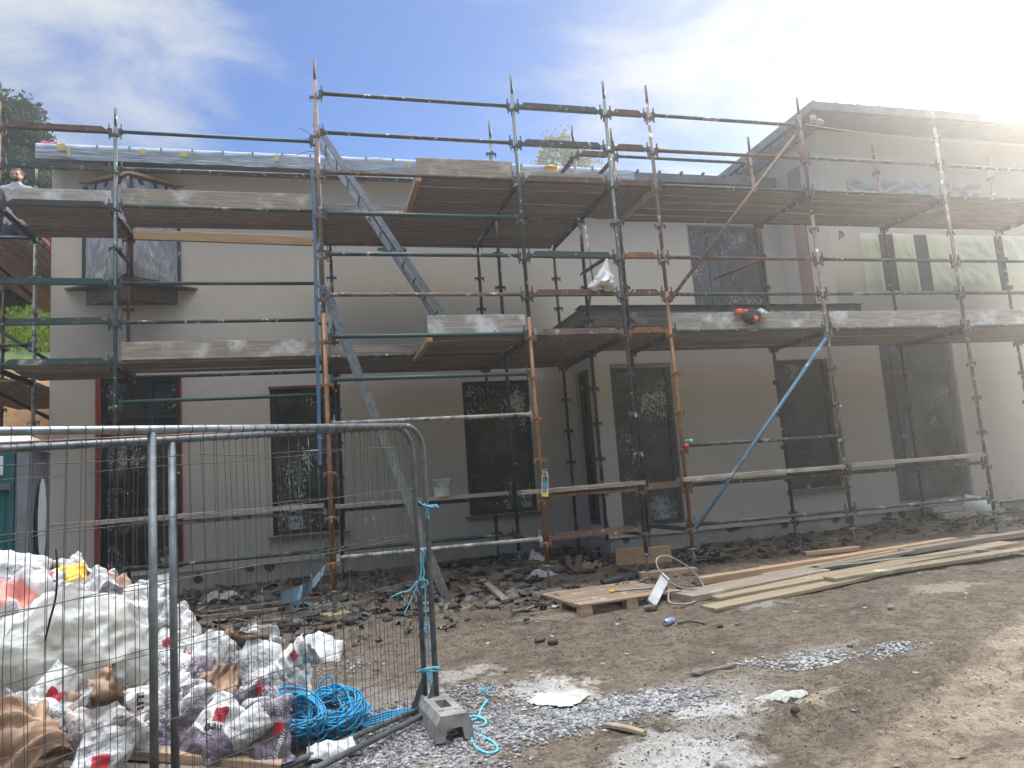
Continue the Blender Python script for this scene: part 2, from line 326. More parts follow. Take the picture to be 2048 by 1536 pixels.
# ------------------------------------------------------------------ mesh builder
class MB:
    def __init__(s): s.v = []; s.f = []; s.m = []; s.uv = []; s.sm = []
    def face(s, idx, m=0, uv=None, smooth=False): s.f.append(tuple(idx)); s.m.append(m); s.uv.append(uv); s.sm.append(smooth)
    def pts(s, L): i = len(s.v); s.v.extend([tuple(p) for p in L]); return i
    def quad(s, a, b, c, d, m=0, uv=None): i = s.pts([a, b, c, d]); s.face((i, i+1, i+2, i+3), m, uv or [(0, 0), (1, 0), (1, 1), (0, 1)])
    def box(s, c, size, M=None, m=0, taper=1.0):
        hx, hy, hz = size[0]/2, size[1]/2, size[2]/2; c = Vector(c); P = []
        for z, t in ((-hz, 1), (hz, taper)):
            for x, y in ((-hx, -hy), (hx, -hy), (hx, hy), (-hx, hy)):
                p = Vector((x*t, y*t, z)); P.append(c + (M@p if M else p))
        i = s.pts(P)
        for q in ((0, 3, 2, 1), (4, 5, 6, 7), (0, 1, 5, 4), (1, 2, 6, 5), (2, 3, 7, 6), (3, 0, 4, 7)): s.face([i+k for k in q], m)
    def beam(s, a, b, w, h, m=0, up=(0, 0, 1), cham=0.0):
        a = Vector(a); b = Vector(b); d = (b-a).normalized(); up = Vector(up)
        side = d.cross(up); side = side.normalized() if side.length > 1e-5 else Vector((1, 0, 0)); u = side.cross(d)
        st = [(a, 1)] if not cham else [(a, .35), (a+d*cham, 1)]
        st += [(b, 1)] if not cham else [(b-d*cham, 1), (b, .35)]
        P = []
        for p, k in st:
            for x, y in ((-1, -1), (1, -1), (1, 1), (-1, 1)):
                yy = y*h/2 if y < 0 else -h/2 + h*k
                P.append(p + side*x*w/2 + u*yy)
        i = s.pts(P); n = len(st)
        s.face((i+3, i+2, i+1, i), m); e = i+4*(n-1); s.face((e, e+1, e+2, e+3), m)
        for r in range(n-1):
            for k in range(4): q = i+4*r; s.face((q+k, q+(k+1) % 4, q+4+(k+1) % 4, q+4+k), m)
    def tube(s, path, r, n=10, m=0, cap=True, ulen=1.0):
        path = [Vector(p) for p in path]; rr = r if isinstance(r, (list, tuple)) else [r]*len(path)
        d0 = (path[1]-path[0]).normalized(); ref = Vector((0, 0, 1)) if abs(d0.z) < .9 else Vector((1, 0, 0))
        nrm = (ref - d0*ref.dot(d0)).normalized(); base = len(s.v); acc = 0.0; us = []
        for i, p in enumerate(path):
            if i == 0: d = d0
            elif i == len(path)-1: d = (path[i]-path[i-1])
            else: d = (path[i+1]-path[i-1])
            d = d.normalized() if d.length > 1e-9 else d0
            nrm = nrm - d*nrm.dot(d)
            nrm = nrm.normalized() if nrm.length > 1e-6 else d.orthogonal().normalized()
            bi = d.cross(nrm)
            if i: acc += (path[i]-path[i-1]).length
            us.append(acc*ulen)
            for k in range(n):
                a = 2*math.pi*k/n; s.v.append(tuple(p + nrm*math.cos(a)*rr[i] + bi*math.sin(a)*rr[i]))
        for i in range(len(path)-1):
            for k in range(n):
                k2 = (k+1) % n; q = base+i*n
                s.face((q+k, q+k2, q+n+k2, q+n+k), m, [(us[i], k/n), (us[i], (k+1)/n), (us[i+1], (k+1)/n), (us[i+1], k/n)], True)
        if cap:
            s.face([base+k for k in reversed(range(n))], m); e = base+(len(path)-1)*n; s.face([e+k for k in range(n)], m)
    def grid(s, fn, nu, nv, m=0, smooth=True, mfn=None, skip=None):
        i = len(s.v)
        for b in range(nv+1):
            for a in range(nu+1): s.v.append(tuple(fn(a/nu, b/nv)))
        for b in range(nv):
            for a in range(nu):
                if skip and skip((a+.5)/nu, (b+.5)/nv): continue
                q = i+b*(nu+1)+a
                s.face((q, q+1, q+nu+2, q+nu+1), mfn((a+.5)/nu, (b+.5)/nv) if mfn else m, [(a/nu, b/nv), ((a+1)/nu, b/nv), ((a+1)/nu, (b+1)/nv), (a/nu, (b+1)/nv)], smooth)
    def blob(s, c, r, m=0, nu=10, nv=6, amp=.2, seed=0.0, M=None, flat=1.0):
        c = Vector(c); i = len(s.v)
        def f(u, v):
            t = u*2*math.pi; ph = (v-.5)*math.pi
            d = Vector((math.cos(t)*math.cos(ph), math.sin(t)*math.cos(ph), math.sin(ph)))
            k = 1+amp*noise.noise(d*1.7+Vector((seed, seed*2, 0)))*2
            p = Vector((d.x*r[0]*k, d.y*r[1]*k, d.z*r[2]*k))
            return c + (M@p if M else p)
        s.grid(f, nu, nv, m)
    def mesh(s, name, mats, origin=(0, 0, 0)):
        me = bpy.data.meshes.new(name); o = Vector(origin)
        me.from_pydata([(v[0]-o.x, v[1]-o.y, v[2]-o.z) for v in s.v], [], s.f)
        for mm in mats: me.materials.append(MAT[mm] if isinstance(mm, str) else mm)
        if len(mats) > 1: me.polygons.foreach_set('material_index', s.m)
        me.polygons.foreach_set('use_smooth', s.sm)
        if any(u is not None for u in s.uv):
            l = me.uv_layers.new(name='UVMap'); arr = []
            for f, u in zip(s.f, s.uv): arr.extend([c for k in range(len(f)) for c in ((u[k] if u and k < len(u) else (0, 0)))])
            l.data.foreach_set('uv', arr)
        me.update(); return me
ORG = {}
def tag(o, label=None, cat=None, group=None, kind=None):
    if label: o['label'] = label
    if cat: o['category'] = cat
    if group: o['group'] = group
    if kind: o['kind'] = kind
    return o
def thing(name, label, cat, loc, group=None):
    o = bpy.data.objects.new(name, None); COL.objects.link(o); o.empty_display_size = .1
    o.location = loc; ORG[o.name] = Vector(loc); return tag(o, label, cat, group)
def part(name, mb, mats, parent, label=None):
    w = ORG[parent.name]; me = mb.mesh(name, mats if isinstance(mats, list) else [mats], w)
    o = bpy.data.objects.new(name, me); COL.objects.link(o); o.parent = parent; ORG[o.name] = w
    if label: o['label'] = label
    return o
def solo(name, mb, mats, label, cat, group=None, kind=None, origin=None):
    if origin is None:
        a = np.array(mb.v); origin = ((a[:, 0].min()+a[:, 0].max())/2, (a[:, 1].min()+a[:, 1].max())/2, a[:, 2].min())
    me = mb.mesh(name, mats if isinstance(mats, list) else [mats], origin)
    o = bpy.data.objects.new(name, me); COL.objects.link(o); o.location = origin; ORG[o.name] = Vector(origin)
    return tag(o, label, cat, group, kind)
def rotz(a): return Matrix.Rotation(a, 3, 'Z')

# ------------------------------------------------------------------ setting
def axis(fine, far):
    a = list(fine)
    st = fine[1]-fine[0]; x = fine[-1]
    while x < far[1]: st *= 1.35; x += st; a.append(x)
    st = fine[1]-fine[0]; x = fine[0]
    while x > far[0]: st *= 1.35; x -= st; a.insert(0, x)
    return [min(max(q, far[0]), far[1]) for q in a]
xs = axis(np.arange(-3.2, 11.01, .04), (-110, 110)); ys = axis(np.arange(2.4, 11.41, .04), (-65, 115))
mb = MB()
for y in ys:
    for x in xs:
        near = -6 < x < 14 and 0 < y < 13
        mb.v.append((x, y, ground(x, y) if near else gbase(x, y)))
nx = len(xs)
for j in range(len(ys)-1):
    for i in range(nx-1):
        q = j*nx+i; mb.face((q, q+1, q+nx+1, q+nx), 0, None, True)
solo('ground', mb, 'mud_ground', None, None, kind='structure', origin=(0, 0, 0))

def hill_z(x, y):
    y0 = 12.2 if x < -4.0 else 12.2 + min(10, (x+4.0)*11)
    t = max(0, y-y0); z = gbase(x, 12) - .3 + min(t, 2.5)*1.42 + min(4.6, max(0, t-2.5)*.52) + max(0, t-14)*.12
    return z + .25*nz(x*.3, y*.3, 2) + .1*nz(x*1.1, y*1.1)
mb = MB(); hx = list(np.arange(-40, -3.4, .6)) + list(np.arange(-3, 45, 2.5)); hy = list(np.arange(12.6, 32, .5)) + list(np.arange(33, 90, 4))
for y in hy:
    for x in hx: mb.v.append((x, y, hill_z(x, y)))
for j in range(len(hy)-1):
    for i in range(len(hx)-1):
        q = j*len(hx)+i; mb.face((q, q+1, q+len(hx)+1, q+len(hx)), 0, None, True)
solo('hillside', mb, 'bank_soil', None, None, kind='structure', origin=(0, 0, 0))
mb = MB(); rg = random.Random(3)
for k in range(9000):
    y = rg.uniform(16.8, 20.6); x = rg.uniform(-.60, -.30)*y; z = hill_z(x, y)
    if z < 3.5 or (z < 4.0 and rg.random() < .5): continue
    a = rg.uniform(0, 6.28); l = rg.uniform(.08, .24); w = rg.uniform(.03, .09); dx, dy = math.cos(a), math.sin(a); t = rg.uniform(-.5, .5)
    i = mb.pts([(x-dx*w, y-dy*w, z-.05), (x+dx*w, y+dy*w, z-.05), (x+dy*t*l+dx*w*.4, y+t*l, z+l), (x+dy*t*l-dx*w*.6, y+t*l, z+l*.9)]); mb.face((i, i+1, i+2, i+3))
solo('grass', mb, 'grass_leaf', 'sunlit rough grass on the bank left of the house', 'grass', kind='stuff', origin=(0, 0, 0))

mb = MB()  # unseen bank added behind the camera to block low sky light
def bankf(u, v):
    x = -45+u*95; y = -9-v*14; z = gbase(x, y)-.4+12.0*min(1, v*1.6)**.8
    return (x, y+1.2*nz(x*.3, v*3, 2), z+(1.3*nz(x*.25, v*2, 1)+.5*nz(x*.9, v*6, 3))*min(1, v*4))
mb.grid(bankf, 120, 30); solo('added_shade_bank', mb, 'shade_bank_green', None, None, kind='structure', origin=(0, 0, 0))
# trees -------------------------------------------------------------
def leaf_quad(mb, p, s, rg, droop=0.0):
    n = Vector((rg.gauss(0, 1), rg.gauss(0, 1), rg.gauss(0, .8)+.3)).normalized(); t = n.orthogonal().normalized()
    t = Matrix.Rotation(rg.uniform(0, 6.28), 3, n)@t
    if droop: t = (t*(1-droop) + Vector((0, 0, -1))*droop).normalized()
    b = n.cross(t).normalized()
    w = s*rg.uniform(.35, .6)*(1-droop*.5)
    i = mb.pts([p-t*s*.5, p+b*w*.5, p+t*s*.6, p-b*w*.5]); mb.face((i, i+1, i+2, i+3))
def tree(name, label, cat, base, height, cr, leafm, bark, n_limb, n_leaf, ls, seed, zmin=.25, droop=0.0, group=None, cone=False):
    rg = random.Random(seed); base = Vector(base); t = thing(name, label, cat, base, group)
    tr = MB(); top = base+Vector((rg.uniform(-.3, .3), rg.uniform(-.3, .3), height*.93))
    r0 = max(.06, height*.022)
    path = [base.lerp(top, k/8)+Vector((nz(k, seed)*.15, nz(seed, k)*.15, 0))*(k > 0)*height*.06 for k in range(9)]
    tr.tube(path, [r0*(1-k/8.6) for k in range(9)], 7)
    ends = []
    for k in range(n_limb):
        f = zmin + (1-zmin)*((k+rg.random())/n_limb); p0 = base.lerp(top, f*.95); a = k*2.4+rg.uniform(-.5, .5)
        prof = (1-f)*1.15+.06 if cone else math.sqrt(max(.05, 1-((f-.5)/.56)**2))
        L = cr*prof*rg.uniform(.65, 1.15)
        p2 = p0+Vector((math.cos(a)*L, math.sin(a)*L, L*(.0 if cone else rg.uniform(.1, .45)))); p1 = p0.lerp(p2, .5)+Vector((0, 0, L*.12))
        if droop: p2.z -= droop*L*.5
        tr.tube([p0, p1, p2], [r0*.35*(1-f*.6), r0*.2, r0*.06], 5, cap=False)
        for q in range(5):
            g = .35+.65*(q+rg.random())/5; c = (p0.lerp(p1, g*2) if g < .5 else p1.lerp(p2, g*2-1))
            ends.append((c, L))
    lf = MB()
    per = n_leaf//max(1, len(ends))
    for c, L in ends:
        sp = .16*cr if not droop else .10*cr
        if rg.random() < .12: continue
        cc = c+Vector((rg.gauss(0, sp*.6), rg.gauss(0, sp*.6), rg.gauss(0, sp*.4)))
        k = rg.uniform(.5, 1.4)
        for _ in range(int(per*k)):
            d = Vector((rg.gauss(0, sp*.8), rg.gauss(0, sp*.8), rg.gauss(0, sp*(.5 if not droop else .7))-droop*sp*abs(rg.gauss(0, 1))))
            leaf_quad(lf, cc+d, ls*rg.uniform(.6, 1.3), rg, droop)
    part('trunk', tr, bark, t); part('crown', lf, leafm, t)
    return t
def hb(px, py, Y): p = PY(px, py, Y); return Vector((p.x, Y, hill_z(p.x, Y)-.2))
b1 = hb(-8, 500, 24); tree('broadleaf_tree', 'tallest dark leafy tree beyond the scaffold at the left edge', 'tree', b1, PY(10, 172, 24).z-b1.z, 1.7, 'leaf_dark', 'bark', 44, 30000, .17, 11, .1, group='trees behind the house')
b1 = hb(50, 500, 25.5); tree('broadleaf_tree', 'lower dark leafy tree whose crown meets the wrapped roof corner', 'tree', b1, PY(60, 250, 25.5).z-b1.z, 1.35, 'leaf_dark', 'bark', 40, 24000, .16, 12, .05, group='trees behind the house')
b1 = hb(-90, 500, 23.5); tree('broadleaf_tree', 'dark leafy tree mostly cut off by the left picture edge', 'tree', b1, 7.0, 1.9, 'leaf_dark', 'bark', 30, 15000, .18, 13, .05, group='trees behind the house')
b1 = hb(66, 600, 21.6); tree('understorey_shrub', 'dark shrub at the grass edge under the tall trees', 'shrub', b1, 3.8, 2.0, 'leaf_dark', 'bark', 34, 20000, .17, 14, .03, group='shrubs at the wood edge')
b1 = hb(12, 600, 21.9); tree('understorey_shrub', 'shrub under the tallest tree with the lowest crown', 'shrub', b1, 3.6, 2.0, 'leaf_dark', 'bark', 34, 20000, .17, 15, .03, group='shrubs at the wood edge')
b1 = hb(1135, 400, 26); tree('birch_tree', 'wispy birch crown rising behind the central scaffold', 'tree', b1, PY(1130, 222, 26).z-b1.z, 1.75, 'leaf_birch', 'bark_pale', 60, 9000, .16, 16, .45, droop=.5)
b1 = hb(597, 400, 30); tree('conifer_tree', 'small conifer tip peeping over the wrapped roof edge', 'tree', b1, PY(597, 262, 30).z-b1.z, 1.3, 'leaf_conifer', 'bark', 90, 16000, .16, 17, .3, cone=True)

# ------------------------------------------------------------------ house
YW, YR = 11.45, 10.15          # set-back wall, front wing
XL, XC, XB, XE = -3.58, 4.05, 8.5, 15.2
house = thing('house', 'unfinished two storey rendered house behind the scaffold, windows taped over', 'house', (4.6, 13, -1.4))
def wall_sheet(mb, fix, axis_, u0, u1, z0, z1, ops, depth, m=0, inward=1):
    # sheet in a vertical plane with openings (u0,u1,z0,z1) and reveals going inward
    us = sorted({u0, u1, *[o[0] for o in ops], *[o[1] for o in ops]}); zs = sorted({z0, z1, *[o[2] for o in ops], *[o[3] for o in ops]})
    P = (lambda u, z, d=0: (u, fix+d*inward, z)) if axis_ == 'x' else (lambda u, z, d=0: (fix+d*inward, u, z))
    for a, b in zip(us, us[1:]):
        for c, d in zip(zs, zs[1:]):
            um, zm = (a+b)/2, (c+d)/2
            if any(o[0] < um < o[1] and o[2] < zm < o[3] for o in ops): continue
            mb.quad(P(a, c), P(b, c), P(b, d), P(a, d), m)
    for o in ops:
        for (a, c, b, d) in ((o[0], o[2], o[0], o[3]), (o[1], o[3], o[1], o[2]), (o[0], o[3], o[1], o[3]), (o[1], o[2], o[0], o[2])):
            mb.quad(P(a, c), P(a, c, depth), P(b, d, depth), P(b, d), m)
def window(x0, x1, z0, z1, Y, glass, frame='anthracite', fw=.065, mull=(), rails=(), name='window', d=.09, axis_='x', inward=1, label=None):
    def P(u, z, dd): return (u, Y+dd*inward, z) if axis_ == 'x' else (Y+dd*inward, u, z)
    fr = MB()
    def bar(a, b, c, e, y0=d-.03, th=.06):
        cx, cz = (a+b)/2, (c+e)/2
        sz = (b-a, th, e-c) if axis_ == 'x' else (th, b-a, e-c)
        fr.box(P(cx, cz, y0+th/2), sz)
    bar(x0, x1, z1-fw, z1); bar(x0, x1, z0, z0+fw); bar(x0, x0+fw, z0+fw, z1-fw); bar(x1-fw, x1, z0+fw, z1-fw)
    for u in mull: bar(u-fw*.45, u+fw*.45, z0+fw, z1-fw, d-.027)
    for z in rails: bar(x0+fw, x1-fw, z-fw*.45, z+fw*.45, d-.024)
    w = part(name, fr, frame, house, label)
    g = MB(); g.quad(P(x0+fw*.5, z0+fw*.5, d+.012), P(x1-fw*.5, z0+fw*.5, d+.012), P(x1-fw*.5, z1-fw*.5, d+.012), P(x0+fw*.5, z1-fw*.5, d+.012))
    part('pane', g, glass, w); return w
ZP = -.93
# openings: left wall, wing front, upper walls
opL = [(-2.95, -1.90, -.88, 1.86), (-.66, .37, -.55, 1.63), (2.28, 3.40, -.50, 1.63)]
opU = [(6.60, 8.10, 2.62, 4.35)]
opR = [(4.30, 5.30, -.80, 1.63), (7.15, 8.15, -.45, 1.62), (9.19, 10.68, -.79, 1.95)]
opB = [(9.18, 12.45, 2.77, 3.78), (9.0, 11.9, 3.95, 4.75)]
mb = MB()
wall_sheet(mb, YW, 'x', XL, XB+.2, ZP, 5.02, opL+opU, .13)
mb.quad((XL, 20, ZP), (XL, YW, ZP), (XL, YW, 5.02), (XL, 20, 5.02)); mb.quad((XB, 20, ZP), (XL, 20, ZP), (XL, 20, 5.02), (XB, 20, 5.02))
part('main_wall', mb, 'render_wall', house)
mb = MB()
wall_sheet(mb, YR, 'x', XC, XE, ZP, 2.55, opR, .13)
wall_sheet(mb, XC, 'y', YR, YW, ZP, 2.55, [(10.42, 11.02, -.75, 1.63)], .13)
part('wing_wall', mb, 'render_wall', house)
mb = MB()
wall_sheet(mb, YR, 'x', XB, XE, 2.55, 5.62, opB, .13)
mb.quad((XB, YW, 2.4), (XB, YR, 2.4), (XB, YR, 5.62), (XB, YW, 5.62)); mb.quad((XB, 20, 4.9), (XB, YW, 4.9), (XB, YW, 5.62), (XB, 20, 5.62))
mb.quad((XE, YR, ZP), (XE, 20, ZP), (XE, 20, 5.62), (XE, YR, 5.62)); mb.quad((XE, 20, ZP), (XB, 20, ZP), (XB, 20, 5.62), (XE, 20, 5.62))
part('gable_wall', mb, 'render_wall', house)
# plinth, slightly set back below a render bead
mb = MB()
for (a, b) in (((XL+.015, YW+.018), (XC, YW+.018)), ((XC+.018, YW), (XC+.018, YR+.018)), ((XC+.018, YR+.018), (XE-.01, YR+.018)), ((XL+.018, 20), (XL+.018, YW+.018)), ((XE-.018, YR+.018), (XE-.018, 20))):
    mb.quad((a[0], a[1], -1.75), (b[0], b[1], -1.75), (b[0], b[1], ZP+.01), (a[0], a[1], ZP+.01))
part('plinth', mb, 'plinth_wall', house)
mb = MB(); mb.box(((XL+XC)/2, YW-.004, ZP), (XC-XL, .02, .012)); mb.box(((XC+XE)/2, YR-.004, ZP), (XE-XC, .02, .012)); part('render_bead', mb, 'white_plastic', house)
# bare adhesive patches on the plinth
def patch(px, py, w, h, Y, seed):
    c = PY(px, py, Y); b = MB(); n = 18; P = [(c.x, Y, c.z)]
    for k in range(n):
        a = k/n*6.283; r = 1+.45*noise.noise((math.cos(a)*1.3, math.sin(a)*1.3, seed)); P.append((c.x+math.cos(a)*w/2*r, Y, c.z+math.sin(a)*h/2*r))
    i = b.pts(P)
    for k in range(n): b.face((i, i+1+k, i+1+(k+1) % n))
    part('mortar_patch', b, 'mortar', house)
for k, (px, py, w, h) in enumerate([(1252, 1078, .13, .13), (1345, 1058, .22, .12), (1466, 1053, .30, .13), (1568, 1048, .12, .17), (1592, 1046, .11, .14), (1672, 1040, .13, .10), (1697, 1040, .12, .12), (1777, 1028, .13, .14), (1803, 1026, .14, .17), (1998, 1008, .14, .14)]): patch(px, py, w, h, YR+.015, k*3.1)
for k, (px, py, w, h) in enumerate([(396, 1157, .12, .16), (540, 1133, .14, .13), (500, 1136, .12, .12), (905, 1090, .18, .16), (945, 1087, .15, .13), (1165, 1075, .1, .15)]): patch(px, py, w, h, YW+.015, 40+k*2.7)
# windows and doors
wd = window(*opL[0], YW, 'glass_splashed', rails=(1.28, -.05), mull=(-2.30,), name='door')
mb = MB()
for u, w_ in ((opL[0][0]-.022, .055), (opL[0][1]+.012, .024)): mb.box((u, YW-.008, .50), (w_, .03, 2.74))
part('red_tape_strip', mb, 'red_seal', wd)
w2 = window(*opL[1], YW, 'glass_splashed', rails=(-.05,), name='window')
mb = MB(); mb.box((-.145, YW-.006, 1.642), (1.06, .02, .03)); part('red_tape_strip', mb, 'red_tape', w2)
mb = MB(); mb.box((-.145, YW-.03, -.575), (1.16, .16, .035)); part('sill', mb, 'zinc', w2)
w3 = window(*opL[2], YW, 'glass_splashed', rails=(.12,), name='window')
mb = MB(); mb.box((2.84, YW-.03, -.525), (1.24, .16, .035)); part('sill', mb, 'zinc', w3)
window(*opU[0], YW, 'glass_heavy', mull=(7.02, 7.25))
d4 = window(*opR[0], YR, 'glass_splashed', fw=.07, name='door')
mb = MB(); mb.box((4.8, YR+.02, 1.59), (1.0, .1, .05)); part('roller_strip', mb, 'terracotta', d4)
w5 = window(*opR[1], YR, 'glass_dusty', rails=(.13,))
mb = MB(); mb.box((7.65, YR-.03, -.475), (1.10, .16, .035)); part('sill', mb, 'zinc', w5)
d6 = window(*opR[2], YR, 'glass_dusty', fw=.08, rails=(1.35,), mull=(9.50,), name='door', label='tall glazed door under a torn plastic sheet with a dark hole')
window(10.42, 11.02, -.75, 1.63, XC, 'glass_dusty', axis_='y')
wb = window(*opB[0], YR, 'glass_dusty')
px_ = lambda x: PY(x, 530, YR).x
for a_, c_ in ((1764, 1792), (1834, 1860), (1994, 2006)): mb = MB(); mb.box(((px_(a_)+px_(c_))/2, YR+.035, 3.275), (px_(c_)-px_(a_), .08, .99)); part('divider', mb, 'anthracite', wb)
window(*opB[1], YR, 'glass_dusty', mull=(10.35,), label='upper window sheeted in plastic above the top scaffold deck')
# taped plastic film over openings
def film(x0, x1, z0, z1, Y, m, seed, hole=None, amp=.02, n=26, nm='plastic_film', parent=None):
    b = MB()
    def f(u, v):
        ed = min(u, 1-u, v, 1-v); k = min(1, ed*7)
        fold = abs(noise.noise((u*5+v*3+seed, v*2.2-u*1.5, seed)))
        return (x0+(x1-x0)*u, Y-.012-k*amp*(.35+1.6*fold), z0+(z1-z0)*v)
    b.grid(f, n, n, skip=hole); part(nm, b, m, parent or house)
film(6.57, 8.13, 2.60, 4.37, YW, 'film_torn', 3)
film(9.00, 11.92, 3.93, 4.77, YR, 'film_clear', 5, amp=.05, n=40)
for k_, (a_, c_) in enumerate(((1727, 1764), (1792, 1834), (1860, 1994), (2006, 2110))): film(px_(a_), px_(c_), 2.76, 3.79, YR-.0, 'film_sun_reflect', 6+k_*2, amp=.035, n=30)
def torn(u, v):
    k = 1+.25*noise.noise((u*6, v*6, 2))
    return ((u-.60)/.20/k)**2+((v-.29)/.27/k)**2 < 1
film(9.17, 10.70, -.82, 1.97, YR, 'film_torn', 8, hole=torn, n=44, amp=.05)
film(7.13, 8.17, -.47, 1.64, YR, 'film_thin', 9, amp=.015)
film(4.28, 5.32, -.84, 1.60, YR, 'film_thin', 10, amp=.012)
# terracotta strip on the return of the gable block
mb = MB(); a = PX(1590, 460, XB-.01).y; c = PX(1613, 460, XB-.01).y
mb.box((XB-.02, (a+c)/2, 3.9), (.03, abs(a-c), 2.6)); part('unfinished_strip', mb, 'terracotta', house)
# main roof: overhanging slab with wrapped fascia and standing seams
mb = MB(); mb.box((2.35, 15.6, 5.055), (11.85, 9.1, .15)); 
for k in range(28): mb.box((-3.3+k*.42, 15.5, 5.145), (.02, 9.0, .035))
for k in range(28): mb.box((-3.3+k*.42, 11.06, 5.15), (.03, .05, .05))
rf = part('main_roof', mb, 'zinc', house)
mb = MB(); mb.box((2.35, 11.28, 4.968), (11.7, .40, .02)); part('soffit', mb, 'soffit', rf)
mb = MB()
def fwrap(u, v):
    x = -3.66+u*9.1; t = v*1.0; w = .018*noise.noise((x*3.2, v*3, 1))+.012*noise.noise((x*9, v*6, 4))
    sag = .03*noise.noise((x*1.1, 0, 6))
    if t < .35: y, z = 11.35-(t/.35)*.31, 5.150+.02
    else: y, z = 11.032, 5.168-(t-.35)/.65*.235+sag*(t-.35)
    return (x, y-.01-abs(w), z+w*.6)
mb.grid(fwrap, 150, 12); part('fascia_wrap', mb, 'film_blue', rf)
for px, py, w, h in [(122, 294, .10, .10), (137, 303, .04, .16), (285, 303, .07, .09), (368, 308, .10, .08), (553, 316, .06, .11), (818, 329, .04, .12)]:
    q = PY(px, py, 11.0); mb = MB(); mb.box(q, (w, .004, h)); part('tape_piece', mb, 'yellow_tape', rf)
# gable block roof
mb = MB(); mb.box((11.75, 13.0, 5.725), (7.5, 6.9, .14))
for k in range(18): mb.box((8.06+k*.435, 13.0, 5.815), (.022, 6.86, .04)); 
for k in range(18): mb.box((8.06+k*.435, 9.58, 5.81), (.05, .06, .055), taper=.4)
gr = part('gable_roof', mb, 'zinc', house)
mb = MB(); mb.box((11.8, 9.86, 5.638), (7.3, .52, .03)); mb.box((8.28, 13.2, 5.638), (.42, 6.2, .03)); part('soffit', mb, 'soffit_grey', gr)
mb = MB()
for k in range(26): 
    y = 10.25+k*.22; mb.box((8.24+.03*nz(k, 1), y, 5.60), (.38, .16, .03+.05*abs(nz(k, 5))), rotz(nz(k, 3)*.5))
part('loose_membrane', mb, 'film_blue', gr)
# lean-to eave of the wing with ragged felt
ez = PY(1165, 613, 9.92).z; ex = PY(1165, 613, 9.92).x
mb = MB(); mb.box(((ex+XB+.25)/2, (9.92+YW)/2, ez-.05), (XB+.25-ex, YW-9.93, .10)); wr = part('wing_roof', mb, 'zinc', house)
mb = MB(); mb.box(((ex+XB+.1)/2, 9.91, ez-.20), (XB+.1-ex, .03, .22)); mb.box((ex+.01, (9.93+YW)/2, ez-.16), (.03, YW-9.96, .14)); mb.box(((ex+XB)/2, 10.03, ez-.235), (XB-ex, .22, .02)); part('fascia_board', mb, 'toe_wood', wr)
mb = MB()
def felt(u, v):
    x = ex-.04+u*(XB+.3-ex); r = .025+.05*abs(noise.noise((x*1.7, 2, 0)))+.03*noise.noise((x*6, 3, 0))
    y = 10.2-min(1, v*2)*.31; z = ez+.012-max(0, v-.5)*2*r + .012*noise.noise((x*5, v*4, 2))
    return (x, y, z)
mb.grid(felt, 90, 8); part('roofing_felt', mb, 'felt', wr)
# prow-shaped oriel window
zt = PY(160, 367, YW).z; ap = PZ(262, 346, zt); zb = 3.17
L_, A_, R_ = Vector((-3.14, YW, 0)), Vector((-2.46, 11.06, 0)), Vector((-1.90, YW, 0))
mb = MB()
for a, b in ((L_, A_), (A_, R_)):
    for z in (zb+.04, zt-.09): mb.beam((a.x, a.y, z), (b.x, b.y, z), .05, .07)
for p in (L_, A_, R_): mb.box((p.x, p.y-.004, (zb+zt)/2), (.075, .055, zt-zb-.12))
ow = part('oriel_window', mb, 'anthracite', house)
for a, b in ((L_, A_), (A_, R_)):
    g = MB(); g.quad((a.x, a.y, zb), (b.x, b.y, zb), (b.x, b.y, zt-.05), (a.x, a.y, zt-.05)); part('pane', g, 'glass_dusty', ow)
def pleat(a, b, seed):
    f = MB(); cx = b if seed else a
    def fn(u, v):
        p = a.lerp(b, u); ang = math.atan2(v-.05, (1-u if seed else u)+.15)
        k = abs(math.sin(ang*16))*min(1, min(u, 1-u)*6+.2)
        return (p.x, p.y-.022-.018*k, zb+(zt-.05-zb)*v)
    f.grid(fn, 44, 30); part('plastic_film', f, 'film_clear', ow)
pleat(L_, A_, 0); pleat(A_, R_, 1)
def vslab(b, over, z0, z1, m=0):
    P = [Vector((L_.x-over, YW-.002, 0)), Vector((A_.x, A_.y-over*.8, 0)), Vector((R_.x+over, YW-.002, 0))]
    i = b.pts([(p.x, p.y, z0) for p in P]+[(p.x, p.y, z1) for p in P])
    b.face((i, i+1, i+2), m); b.face((i+5, i+4, i+3), m)
    for k in range(2): b.face((i+k, i+k+3, i+k+4, i+k+1), m)
mb = MB(); vslab(mb, .10, zt-.01, zt+.03); part('timber_cap', mb, 'new_timber', ow)
mb = MB(); vslab(mb, .27, zb-.012, zb+.012); vslab(mb, .24, zb-.03, zb-.012); part('sheeted_ledge', mb, 'soffit', ow)
mb = MB(); vslab(mb, -.01, zb-.24, zb-.03); part('underbox', mb, 'board_dirty', ow)
# step boards below the torn door
mb = MB()
for k in range(3): mb.box((10.05+.05*k, 9.93-.10*k, -.84-.10*k), (1.45-.12*k, .16, .085))
part('step_board', mb, 'toe_grey', house)

